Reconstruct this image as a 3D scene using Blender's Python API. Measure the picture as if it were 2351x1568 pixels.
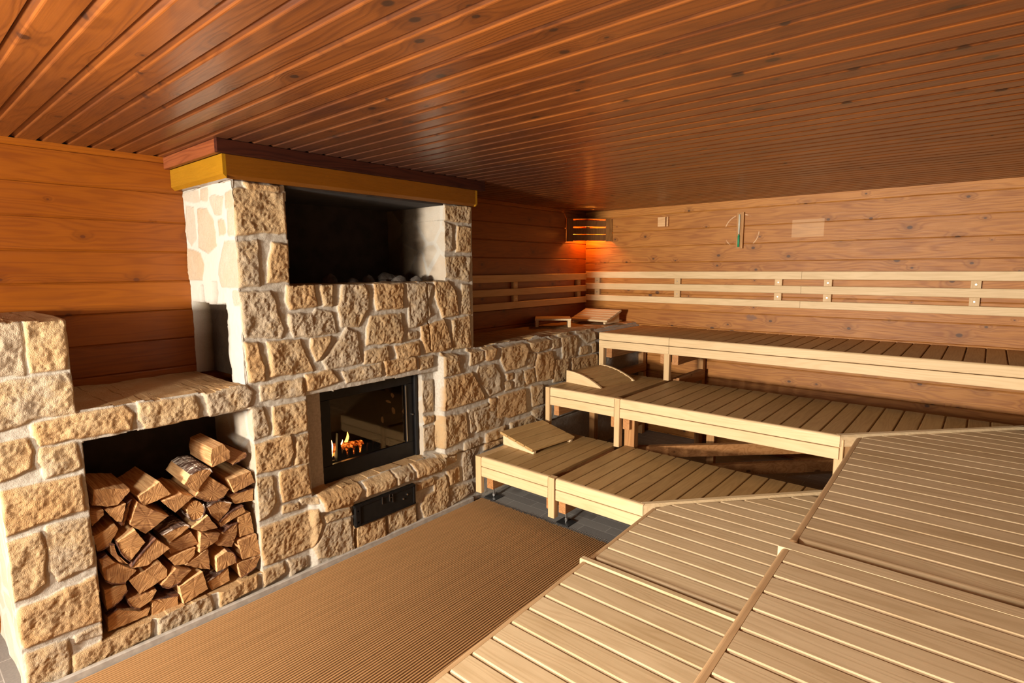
import bpy, bmesh, math, random
import numpy as np
from mathutils import Vector, Matrix
for o in list(bpy.data.objects): bpy.data.objects.remove(o, do_unlink=True)
sc = bpy.context.scene
C = sc.collection
random.seed(7)
PI = math.pi
# ------------------------------------------------------------------ camera
YAW, PITCH, ROLL = math.radians(40.6418), math.radians(7.4805), math.radians(-0.3091)
fw = Vector((-math.sin(YAW)*math.cos(PITCH), math.cos(YAW)*math.cos(PITCH), -math.sin(PITCH)))
ri = Vector((math.cos(YAW), math.sin(YAW), 0)); up = ri.cross(fw)
r2 = ri*math.cos(ROLL)+up*math.sin(ROLL); u2 = -ri*math.sin(ROLL)+up*math.cos(ROLL)
cd = bpy.data.cameras.new('camera'); cam = bpy.data.objects.new('camera', cd); C.objects.link(cam)
cam.matrix_world = Matrix(((r2.x,u2.x,-fw.x,3.0373),(r2.y,u2.y,-fw.y,0),(r2.z,u2.z,-fw.z,1.8453),(0,0,0,1)))
cd.sensor_width = 36; cd.lens = 1275.08/2351*36; cd.clip_start = .02
sc.camera = cam
# ------------------------------------------------------------------ world, light, exposure
w = bpy.data.worlds.new('world'); sc.world = w; w.use_nodes = True
w.node_tree.nodes['Background'].inputs[0].default_value = (.9,.75,.6,1)
w.node_tree.nodes['Background'].inputs[1].default_value = .02
sc.view_settings.view_transform = 'Standard'; sc.view_settings.look = 'None'
sc.view_settings.gamma = 1; sc.view_settings.use_curve_mapping = False
sc.view_settings.exposure = -0.42
# unseen light behind the camera; its door and glowing pane are made up
LX, LY, LZ = 1.40, -4.55, 1.70
ld = bpy.data.lights.new('unseen_rear_light', 'AREA'); ld.shape = 'RECTANGLE'
ld.size = .60; ld.size_y = .42; ld.energy = 1180; ld.color = (1, .93, .81)
lo = bpy.data.objects.new('unseen_rear_light', ld); C.objects.link(lo)
lo.location = (LX, LY, LZ); lo.rotation_euler = (math.radians(90), 0, math.radians(0))
# added area light without a fixture, brightening the near benches
l2 = bpy.data.lights.new('added_near_light', 'AREA'); l2.shape = 'DISK'; l2.size = .34; l2.energy = 100; l2.color = (1, .93, .80)
lo2 = bpy.data.objects.new('added_near_light', l2); C.objects.link(lo2); lo2.location = (.80, -.55, 1.76)
lo2.rotation_euler = Vector((1.5, 1.9, -1.0)).to_track_quat('-Z', 'Y').to_euler()
L = 5.709; XL = -.687; CZ = 2.5; XR = 4.4; YF = -4.7
# ------------------------------------------------------------------ node helper
class NT:
    def __init__(s, name):
        s.m = bpy.data.materials.new(name); s.m.use_nodes = True; s.t = s.m.node_tree
        s.b = s.t.nodes['Principled BSDF']; s.out = s.t.nodes['Material Output']
    def n(s, typ, **k):
        a = s.t.nodes.new(typ)
        for q, v in k.items(): setattr(a, q, v)
        return a
    def set(s, sock, v):
        if hasattr(v, 'node') or isinstance(v, bpy.types.NodeSocket): s.t.links.new(v, sock)
        else: sock.default_value = v
    def ma(s, op, a, b=0., c=None):
        x = s.n('ShaderNodeMath', operation=op); s.set(x.inputs[0], a); s.set(x.inputs[1], b)
        if c is not None: s.set(x.inputs[2], c)
        return x.outputs[0]
    def xyz(s, v=None):
        if v is None: v = s.n('ShaderNodeTexCoord').outputs['Object']
        x = s.n('ShaderNodeSeparateXYZ'); s.set(x.inputs[0], v); return x.outputs
    def vec(s, a, b, c):
        x = s.n('ShaderNodeCombineXYZ')
        for i, q in enumerate((a, b, c)): s.set(x.inputs[i], q)
        return x.outputs[0]
    def noise(s, v, sc=1., det=3., rough=.5, dist=0.):
        x = s.n('ShaderNodeTexNoise'); s.set(x.inputs['Vector'], v); x.inputs['Scale'].default_value = sc
        x.inputs['Detail'].default_value = det; x.inputs['Roughness'].default_value = rough; x.inputs['Distortion'].default_value = dist
        return x.outputs[0]
    def white(s, v):
        x = s.n('ShaderNodeTexWhiteNoise', noise_dimensions='3D'); s.set(x.inputs[0], v); return x.outputs[0]
    def mr(s, v, a, b, c=0., d=1., smooth=True):
        x = s.n('ShaderNodeMapRange'); x.interpolation_type = 'SMOOTHSTEP' if smooth else 'LINEAR'
        s.set(x.inputs[0], v)
        for i, q in enumerate((a, b, c, d)): s.set(x.inputs[i+1], q)
        return x.outputs[0]
    def mix(s, f, a, b, mode='MIX'):
        x = s.n('ShaderNodeMix', data_type='RGBA', blend_type=mode); s.set(x.inputs[0], f); s.set(x.inputs[6], a); s.set(x.inputs[7], b)
        return x.outputs[2]
    def attr(s, nm, k='Fac'):
        return s.n('ShaderNodeAttribute', attribute_name=nm).outputs[k]
    def bump(s, h, st, d):
        x = s.n('ShaderNodeBump'); x.inputs['Strength'].default_value = st; x.inputs['Distance'].default_value = d; s.set(x.inputs['Height'], h)
        s.t.links.new(x.outputs[0], s.b.inputs['Normal']); return x
    def base(s, c): s.set(s.b.inputs['Base Color'], c)
def c4(c): return (c[0], c[1], c[2], 1)
def wood(name, dark, light, knot=None, along=0, across=1, pitch=None, off=0., rough=.45, coat=0., spec=.4, var=.25, grain=1., knots=True, extra=None, kscale=3.4, bumps=.25):
    """plank wood: fibres along one object axis, each board its own tone, knots with rings"""
    s = NT(name); p = s.xyz(); al, ac = p[along], p[across]; ot = p[3-along-across]
    if pitch: ident = s.ma('FLOOR', s.ma('DIVIDE', s.ma('SUBTRACT', ac, off), pitch))
    else: ident = s.ma('MULTIPLY', s.attr('bid'), 97.)
    rnd = s.white(s.vec(ident, 1.3, .7)); rnd2 = s.white(s.vec(ident, 5.1, 2.7))
    al2 = s.ma('ADD', al, s.ma('MULTIPLY', rnd, 13.)); ac2 = s.ma('ADD', ac, s.ma('MULTIPLY', rnd2, 5.))
    wide = s.noise(s.vec(s.ma('MULTIPLY', al2, 1.1), s.ma('MULTIPLY', ac2, 9.), s.ma('MULTIPLY', ot, 9.)), 1., 2., .5)
    if knots:
        v = s.n('ShaderNodeTexVoronoi', voronoi_dimensions='2D'); s.set(v.inputs['Vector'], s.vec(s.ma('MULTIPLY', al2, kscale*.72), s.ma('ADD', s.ma('MULTIPLY', ac2, kscale), s.ma('MULTIPLY', ident, 3.3)), 0.))
        v.inputs['Scale'].default_value = 1.; d = v.outputs['Distance']; cr = s.xyz(v.outputs['Color'])[0]
        rad = s.ma('MULTIPLY', s.ma('ADD', .25, cr), .058*kscale/3.4)
        q = s.ma('DIVIDE', d, rad)
        kn = s.mr(q, 1.0, .55); halo = s.mr(q, 4.5, .7)
    else: kn = halo = None
    ph = s.ma('ADD', s.ma('MULTIPLY', wide, 9.), s.ma('MULTIPLY', ac2, 26.))
    if knots: ph = s.ma('ADD', ph, s.ma('MULTIPLY', halo, 1.3))
    ring = s.ma('POWER', s.ma('ADD', .5, s.ma('MULTIPLY', s.ma('SINE', s.ma('MULTIPLY', ph, 6.283)), .5)), 2.)
    fib = s.noise(s.vec(s.ma('MULTIPLY', al2, 5.), s.ma('MULTIPLY', ac2, 210.), s.ma('MULTIPLY', ot, 210.)), 1., 4., .65)
    blot = s.noise(s.vec(s.ma('MULTIPLY', al2, 2.2), s.ma('MULTIPLY', ac2, 5.), s.ma('MULTIPLY', ot, 5.)), 1., 3., .6)
    f = s.ma('ADD', s.ma('MULTIPLY', ring, .42*grain), s.ma('MULTIPLY', s.ma('SUBTRACT', fib, .5), 1.1*grain))
    f = s.ma('ADD', f, s.ma('MULTIPLY', s.ma('SUBTRACT', blot, .45), .9))
    f = s.ma('ADD', f, s.ma('MULTIPLY', s.ma('SUBTRACT', rnd, .5), var*2)); f = s.ma('ADD', f, .25)
    f = s.mr(f, 0., 1., 0., 1., False)
    col = s.mix(f, c4(light), c4(dark))
    if knots:
        k = knot or tuple(x*.25 for x in dark)
        col = s.mix(s.ma('MULTIPLY', halo, .35), col, c4(tuple(x*.62 for x in dark)))
        col = s.mix(s.ma('MULTIPLY', kn, .88), col, c4(k))
    if extra: col = extra(s, p, col)
    s.base(col)
    s.b.inputs['Roughness'].default_value = rough; s.b.inputs['Specular IOR Level'].default_value = spec
    s.b.inputs['Coat Weight'].default_value = coat; s.b.inputs['Coat Roughness'].default_value = .25
    s.set(s.b.inputs['Roughness'], s.mr(fib, .2, .8, rough-.07, rough+.1, False))
    h = s.ma('ADD', s.ma('MULTIPLY', fib, .5), s.ma('MULTIPLY', ring, .4))
    if knots: h = s.ma('SUBTRACT', h, s.ma('MULTIPLY', halo, .8))
    s.bump(h, bumps, .002)
    return s.m
def plain(name, col, rough=.5, metal=0., spec=.5, noise=0., nsc=30., coat=0.):
    s = NT(name)
    n = s.noise(s.n('ShaderNodeTexCoord').outputs['Object'], nsc, 4.)
    s.base(s.mix(s.mr(n, .3, .7), c4(tuple(x*(1-noise) for x in col)), c4(tuple(min(1, x*(1+noise)) for x in col))))
    s.b.inputs['Roughness'].default_value = rough; s.b.inputs['Metallic'].default_value = metal
    s.b.inputs['Specular IOR Level'].default_value = spec; s.b.inputs['Coat Weight'].default_value = coat
    return s.m
def emit(name, col, st):
    s = NT(name); s.base((0,0,0,1)); s.b.inputs['Emission Color'].default_value = c4(col); s.b.inputs['Emission Strength'].default_value = st
    return s.m
def stone(name, soot=False, dark=1.0):
    s = NT(name); P = s.n('ShaderNodeTexCoord').outputs['Object']
    st = s.attr('stone'); rn = s.attr('rnd'); side = s.attr('side'); pl_ = s.attr('pale')
    v = s.n('ShaderNodeTexVoronoi', feature='DISTANCE_TO_EDGE'); v.inputs['Scale'].default_value = 4.3; v.inputs['Randomness'].default_value = .8; s.set(v.inputs['Vector'], P)
    v2 = s.n('ShaderNodeTexVoronoi'); v2.inputs['Scale'].default_value = 4.3; v2.inputs['Randomness'].default_value = .8; s.set(v2.inputs['Vector'], P)
    sv = s.mr(v.outputs['Distance'], .04, .075); rv = s.xyz(v2.outputs['Color'])[0]
    mask = s.n('ShaderNodeMix', data_type='FLOAT'); s.set(mask.inputs[0], side); s.set(mask.inputs[2], st); s.set(mask.inputs[3], s.ma('MULTIPLY', sv, .65)); mask = mask.outputs[0]
    r = s.n('ShaderNodeMix', data_type='FLOAT'); s.set(r.inputs[0], side); s.set(r.inputs[2], rn); s.set(r.inputs[3], rv); r = r.outputs[0]
    big = s.noise(P, 7., 4., .6); fine = s.noise(P, 60., 5., .7); grit = s.noise(P, 260., 2., .6)
    f = s.ma('ADD', s.ma('MULTIPLY', s.ma('SUBTRACT', big, .5), 1.6), r); f = s.ma('ADD', f, s.ma('MULTIPLY', s.ma('SUBTRACT', fine, .5), .7))
    f = s.mr(f, 0.05, 1.05, 0., 1., False)
    ramp = s.n('ShaderNodeValToRGB'); e = ramp.color_ramp.elements
    e[0].position = 0; e[0].color = (.41, .32, .22, 1); e[1].position = 1; e[1].color = (.42, .25, .11, 1)
    a = e.new(.35); a.color = (.43, .30, .165, 1); a = e.new(.65); a.color = (.45, .295, .15, 1)
    s.set(ramp.inputs[0], f); sc_ = ramp.outputs[0]
    mo = s.mix(s.mr(fine, .3, .7), (.37, .33, .27, 1), (.48, .43, .36, 1))
    col = s.mix(mask, mo, sc_)
    pale = s.mix(mask, (.42, .385, .335, 1), s.mix(f, (.40, .345, .275, 1), (.39, .295, .20, 1)))
    col = s.mix(pl_, col, pale)
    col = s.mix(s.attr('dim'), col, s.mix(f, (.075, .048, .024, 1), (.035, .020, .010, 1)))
    if dark != 1: col = s.mix(1., col, (dark, dark*.92, dark*.85, 1), 'MULTIPLY')
    s.base(col); s.b.inputs['Roughness'].default_value = .88; s.b.inputs['Specular IOR Level'].default_value = .25
    h = s.ma('ADD', s.ma('MULTIPLY', fine, .7), s.ma('MULTIPLY', grit, .35)); h = s.ma('MULTIPLY', h, s.ma('ADD', .35, s.ma('MULTIPLY', st, .65)))
    s.bump(h, 1., .009)
    return s.m
M = {}
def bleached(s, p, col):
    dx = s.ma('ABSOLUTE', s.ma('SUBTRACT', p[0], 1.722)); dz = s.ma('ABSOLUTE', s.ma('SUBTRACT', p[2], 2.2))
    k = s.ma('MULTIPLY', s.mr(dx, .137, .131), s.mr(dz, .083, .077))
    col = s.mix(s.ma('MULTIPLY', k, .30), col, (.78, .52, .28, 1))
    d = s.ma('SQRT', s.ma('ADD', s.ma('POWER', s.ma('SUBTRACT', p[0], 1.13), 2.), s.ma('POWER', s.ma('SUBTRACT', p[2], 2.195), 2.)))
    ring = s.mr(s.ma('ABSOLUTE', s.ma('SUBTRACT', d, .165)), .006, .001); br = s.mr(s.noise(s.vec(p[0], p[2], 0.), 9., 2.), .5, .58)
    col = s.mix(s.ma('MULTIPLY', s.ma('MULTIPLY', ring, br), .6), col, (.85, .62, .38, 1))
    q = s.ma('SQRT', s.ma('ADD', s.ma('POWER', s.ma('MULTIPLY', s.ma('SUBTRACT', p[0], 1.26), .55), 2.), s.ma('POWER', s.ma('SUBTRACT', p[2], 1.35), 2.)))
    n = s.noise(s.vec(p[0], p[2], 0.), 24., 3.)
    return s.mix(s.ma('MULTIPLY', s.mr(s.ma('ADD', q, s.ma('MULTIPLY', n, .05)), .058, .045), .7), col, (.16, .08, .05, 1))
def sooty(s, p, col):
    dx = s.ma('SUBTRACT', p[0], .12); dy = s.ma('MULTIPLY', s.ma('SUBTRACT', p[1], 2.35), .62)
    d = s.ma('SQRT', s.ma('ADD', s.ma('MULTIPLY', dx, dx), s.ma('MULTIPLY', dy, dy)))
    n = s.noise(s.vec(p[0], p[1], 0.), 2.6, 4.)
    k = s.mr(s.ma('ADD', d, s.ma('MULTIPLY', s.ma('SUBTRACT', n, .5), .9)), 1.75, .15)
    return s.mix(s.ma('MULTIPLY', k, .80), col, (.045, .022, .018, 1))
M['ceil'] = wood('reddish_ceiling_planks', (.10, .025, .005), (.25, .075, .012), (.03,.012,.006), along=0, across=1, pitch=.1045, off=.549, rough=.36, spec=.4, coat=.35, kscale=4.3, var=.3, grain=.75, extra=sooty)
M['wall_l'] = wood('orange_varnished_boards', (.165, .035, .0025), (.31, .085, .004), (.10,.025,.006), along=1, across=2, pitch=.1725, off=.0525, rough=.42, coat=.12, var=.16, kscale=3.0, grain=.6)
M['wall_b'] = wood('knotty_pine_boards', (.26, .083, .011), (.465, .19, .036), (.07,.028,.012), along=0, across=2, pitch=.172, off=.009, rough=.5, spec=.35, var=.2, kscale=4.2, extra=bleached)
M['bench_y'] = wood('dimmed_abachi_slats_y', (.285, .158, .052), (.48, .30, .12), along=1, across=0, rough=.5, spec=.35, var=.22, grain=.55, knots=False, bumps=.12)  # same wood as the side slats, darkened for the dim back light
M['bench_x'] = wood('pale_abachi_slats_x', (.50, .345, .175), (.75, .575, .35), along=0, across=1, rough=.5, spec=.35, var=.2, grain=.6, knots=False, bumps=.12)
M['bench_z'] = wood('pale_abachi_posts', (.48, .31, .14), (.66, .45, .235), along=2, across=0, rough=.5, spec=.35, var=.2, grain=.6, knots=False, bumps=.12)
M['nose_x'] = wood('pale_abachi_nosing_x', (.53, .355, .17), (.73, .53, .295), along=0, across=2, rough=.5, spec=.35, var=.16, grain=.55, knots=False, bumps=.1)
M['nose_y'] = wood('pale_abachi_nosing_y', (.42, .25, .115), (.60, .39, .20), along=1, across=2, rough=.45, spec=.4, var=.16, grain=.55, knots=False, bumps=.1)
M['frame_y'] = wood('reddish_frame_timber_y', (.30, .12, .035), (.50, .24, .09), along=1, across=2, rough=.6, spec=.3, var=.2, kscale=4.)
M['frame_z'] = wood('reddish_frame_timber_z', (.32, .14, .045), (.52, .27, .10), along=2, across=0, rough=.6, spec=.3, var=.2, knots=False)
M['trim_dark'] = wood('dark_red_trim', (.02, .004, .002), (.05, .011, .004), along=1, across=2, rough=.7, spec=.12, coat=0., var=.1, knots=False)
M['trim_red'] = wood('red_trim', (.12, .026, .007), (.22, .060, .017), along=0, across=2, rough=.45, coat=.1, var=.1, knots=False)
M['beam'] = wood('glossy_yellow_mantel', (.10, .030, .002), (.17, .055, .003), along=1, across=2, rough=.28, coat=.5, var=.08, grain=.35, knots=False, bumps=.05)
M['beam_lit'] = wood('lit_mantel_return', (.20, .090, .003), (.31, .145, .006), along=0, across=2, rough=.28, coat=.5, var=.08, grain=.35, knots=False, bumps=.05)  # front board's varnish lightened, light on the left return painted in
M['mat'] = wood('brown_mat_ribs', (.34, .18, .07), (.46, .25, .10), along=1, across=0, rough=.6, var=.16, grain=.3, knots=False)
M['stone'] = stone('sandstone_masonry')
M['stone_side'] = M['stone']
M['soot'] = plain('sooty_stone', (.022, .014, .010), .9, noise=.4, nsc=9)
M['rock'] = plain('grey_heater_rock', (.055, .042, .032), .85, noise=.5, nsc=22)
M['black'] = plain('black_cast_iron', (.008, .007, .006), .55, 0., .25, .2)
M['blackgloss'] = plain('black_enamel', (.008, .007, .007), .4, 0., .25, .2)
M['steel'] = plain('steel', (.62, .60, .57), .3, 1.)
M['dullsteel'] = plain('dull_dark_steel', (.16,.15,.14), .35, 1.)
M['rubber'] = plain('black_foot_plate', (.02, .02, .02), .5)
M['socket'] = plain('grey_skirting', (.38, .34, .29), .8, noise=.15)
s = NT('grey_floor_tiles'); P = s.n('ShaderNodeTexCoord').outputs['Object']
p = s.xyz(P); br = s.n('ShaderNodeTexBrick'); s.set(br.inputs['Vector'], s.vec(s.ma('ADD', p[0], .06), s.ma('ADD', p[1], .052), 0.))
br.inputs['Scale'].default_value = 1; br.inputs['Brick Width'].default_value = .335; br.inputs['Row Height'].default_value = .0966*1.0; br.inputs['Mortar Size'].default_value = .0022
br.inputs['Color1'].default_value = (.165, .155, .145, 1); br.inputs['Color2'].default_value = (.24, .225, .205, 1); br.inputs['Mortar'].default_value = (.42, .40, .37, 1)
n = s.noise(P, 90., 4.); s.base(s.mix(s.mr(n, .3, .75, 0., .5), br.outputs[0], (.26, .24, .21, 1))); s.b.inputs['Roughness'].default_value = .55
s.bump(s.ma('MULTIPLY', br.outputs['Fac'], -1.), .4, .002); M['tile'] = s.m
s = NT('log_end_grain'); p = s.xyz(); ra = s.white(s.vec(s.ma('MULTIPLY', s.attr('bid'), 91.), 2., 3.))
P2 = s.vec(p[0], s.ma('ADD', p[1], ra), p[2])
an = s.ma('MULTIPLY', ra, 3.1); ca = s.ma('COSINE', an); sa = s.ma('SINE', an)
u_ = s.ma('ADD', s.ma('MULTIPLY', p[1], ca), s.ma('MULTIPLY', p[2], sa)); v_ = s.ma('SUBTRACT', s.ma('MULTIPLY', p[2], ca), s.ma('MULTIPLY', p[1], sa))
ray = s.noise(s.vec(s.ma('MULTIPLY', u_, 16.), s.ma('MULTIPLY', v_, 190.), 0.), 1., 4., .6, .3); bl = s.noise(P2, 14., 3.)
f = s.mr(s.ma('ADD', s.ma('MULTIPLY', s.ma('SUBTRACT', ray, .5), 1.8), s.ma('ADD', s.ma('MULTIPLY', bl, .6), s.ma('MULTIPLY', ra, .35))), .1, .95, 0., 1., False)
s.base(s.mix(f, (.50, .26, .09, 1), (.15, .052, .015, 1))); s.b.inputs['Roughness'].default_value = .8; s.bump(ray, .7, .005); M['log_end'] = s.m
s = NT('log_split_side'); p = s.xyz(); ra = s.white(s.vec(s.ma('MULTIPLY', s.attr('bid'), 91.), 7., 3.))
g = s.noise(s.vec(s.ma('MULTIPLY', p[0], 6.), s.ma('MULTIPLY', p[1], 110.), s.ma('MULTIPLY', p[2], 110.)), 1., 4., .6)
s.base(s.mix(s.mr(s.ma('ADD', g, s.ma('MULTIPLY', s.ma('SUBTRACT', ra, .5), .3)), .3, .7), (.66, .40, .18, 1), (.38, .17, .058, 1))); s.b.inputs['Roughness'].default_value = .8; s.bump(g, .6, .004); M['log_side'] = s.m
s = NT('birch_bark'); p = s.xyz(); g = s.noise(s.vec(s.ma('MULTIPLY', p[0], 45.), s.ma('MULTIPLY', p[1], 16.), s.ma('MULTIPLY', p[2], 16.)), 1., 4., .65)
s.base(s.mix(s.mr(g, .50, .60), (.09, .045, .028, 1), (.62, .52, .42, 1))); s.b.inputs['Roughness'].default_value = .85; s.bump(g, .8, .006); M['bark_white'] = s.m
s = NT('brown_bark'); g = s.noise(s.n('ShaderNodeTexCoord').outputs['Object'], 40., 4.)
s.base(s.mix(s.mr(g, .35, .65), (.05, .018, .010, 1), (.19, .075, .035, 1))); s.b.inputs['Roughness'].default_value = .85; s.bump(g, .8, .006); M['bark'] = s.m
s = NT('stove_glass'); s.base((.02,.018,.016,1)); s.b.inputs['Roughness'].default_value = .03; s.b.inputs['Transmission Weight'].default_value = 0.
gl = s.n('ShaderNodeBsdfGlossy'); gl.inputs['Roughness'].default_value = .03; gl.inputs['Color'].default_value = (.5,.44,.36,1); tr = s.n('ShaderNodeBsdfTransparent'); tr.inputs[0].default_value = (.82,.78,.74,1)
fr = s.n('ShaderNodeFresnel'); fr.inputs[0].default_value = 1.42; mx = s.n('ShaderNodeMixShader'); s.t.links.new(fr.outputs[0], mx.inputs[0]); s.t.links.new(tr.outputs[0], mx.inputs[1]); s.t.links.new(gl.outputs[0], mx.inputs[2])
s.t.links.new(mx.outputs[0], s.out.inputs[0]); M['glass'] = s.m
M['flame'] = emit('yellow_flame', (1, .42, .06), 14); M['flame_hot'] = emit('white_flame', (1, .62, .22), 30)
s = NT('glowing_log'); g = s.noise(s.n('ShaderNodeTexCoord').outputs['Object'], 30., 5., .7); s.base((.03,.012,.006,1))
s.set(s.b.inputs['Emission Color'], s.mix(s.mr(g, .45, .7), (.9,.12,.01,1), (1,.38,.06,1))); s.set(s.b.inputs['Emission Strength'], s.mr(g, .38, .72, .02, 5.)); M['ember'] = s.m
M['bulb'] = emit('orange_bulb', (1, .30, .05), 8)
M['dim'] = wood('low_bounce_boards', (.06, .022, .006), (.13, .05, .012), along=1, across=2, pitch=.1725, off=.0525, rough=.6, knots=False)  # unseen walls coloured darker to cut bounced light
M['lampwood'] = wood('brown_lamp_wood', (.14, .05, .012), (.26, .11, .025), along=2, across=0, rough=.5, knots=False)
M['green'] = plain('green_sand', (.03, .30, .14), .6); M['paleglass'] = plain('pale_glass_tube', (.62, .60, .48), .15)
M['block'] = wood('pale_block', (.50, .25, .09), (.70, .42, .20), along=0, across=2, rough=.55, knots=False)
# ------------------------------------------------------------------ object helpers
def cust(o, label=None, cat=None, group=None, kind=None):
    if label: o['label'] = label
    if cat: o['category'] = cat
    if group: o['group'] = group
    if kind: o['kind'] = kind
    return o
def thing(name, loc, label, cat, group=None):
    o = bpy.data.objects.new(name, None); o.empty_display_size = .05; o.location = loc; C.objects.link(o)
    return cust(o, label, cat, group)
class MB:
    """collects prisms and boxes in world coordinates, builds ONE mesh object"""
    def __init__(s): s.v = []; s.f = []; s.id = []; s.mi = []; s.k = random.random()
    def new(s): s.k = random.random()
    def face(s, idx, mi=0): s.f.append(idx); s.id.append(s.k); s.mi.append(mi)
    def prism(s, prof, axis, a0, a1, mi=0, capmi=None):
        """prof: 2D outline in the two other axes (cyclic order), a0/a1: numbers or functions of the outline point"""
        s.new(); n = len(prof); b = len(s.v); o = [i for i in range(3) if i != axis]
        for a in (a0, a1):
            for q in prof:
                p = [0, 0, 0]; p[o[0]], p[o[1]] = q; p[axis] = a(p) if callable(a) else a; s.v.append(tuple(p))
        for i in range(n):
            j = (i+1) % n; s.face((b+i, b+j, b+n+j, b+n+i), mi)
        s.face(tuple(b+i for i in range(n))[::-1], mi if capmi is None else capmi); s.face(tuple(b+n+i for i in range(n)), mi if capmi is None else capmi)
    def box(s, lo, hi, ch=0., axis=0, mi=0):
        """box with chamfered long edges along axis"""
        o = [i for i in range(3) if i != axis]; a, b, c, d = lo[o[0]], hi[o[0]], lo[o[1]], hi[o[1]]
        pr = [(a+ch, c), (b-ch, c), (b, c+ch), (b, d-ch), (b-ch, d), (a+ch, d), (a, d-ch), (a, c+ch)] if ch else [(a, c), (b, c), (b, d), (a, d)]
        s.prism(pr, axis, lo[axis], hi[axis], mi)
    def cyl(s, p0, p1, r, n=12, mi=0, r1=None):
        s.new(); p0 = Vector(p0); p1 = Vector(p1); d = (p1-p0).normalized(); t = Vector((0,0,1)) if abs(d.z) < .9 else Vector((1,0,0))
        e = d.cross(t).normalized(); g = d.cross(e); b = len(s.v); r1 = r if r1 is None else r1
        for p, rr in ((p0, r), (p1, r1)):
            for i in range(n): a = i/n*2*PI; s.v.append(tuple(p+e*math.cos(a)*rr+g*math.sin(a)*rr))
        for i in range(n): j = (i+1) % n; s.face((b+i, b+j, b+n+j, b+n+i), mi)
        s.face(tuple(b+i for i in range(n))[::-1], mi); s.face(tuple(b+n+i for i in range(n)), mi)
    def build(s, name, mat, parent=None, smooth=False):
        me = bpy.data.meshes.new(name); off = Vector(parent_world(parent)) if parent else Vector((0,0,0))
        vs = [tuple(Vector(v)-off) for v in s.v]; me.from_pydata(vs, [], s.f)
        for m in (mat if isinstance(mat, (list, tuple)) else [mat]): me.materials.append(m)
        me.polygons.foreach_set('material_index', s.mi)
        a = me.attributes.new('bid', 'FLOAT', 'FACE'); a.data.foreach_set('value', s.id)
        bm = bmesh.new(); bm.from_mesh(me); bmesh.ops.recalc_face_normals(bm, faces=bm.faces); bm.to_mesh(me); bm.free()
        if smooth: me.polygons.foreach_set('use_smooth', [True]*len(me.polygons))
        me.update(); o = bpy.data.objects.new(name, me); C.objects.link(o)
        if parent: o.parent = parent
        return o
def parent_world(p):
    v = Vector((0,0,0))
    while p is not None: v += p.location; p = p.parent
    return v
def struct(o): o['kind'] = 'structure'; return o
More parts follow.
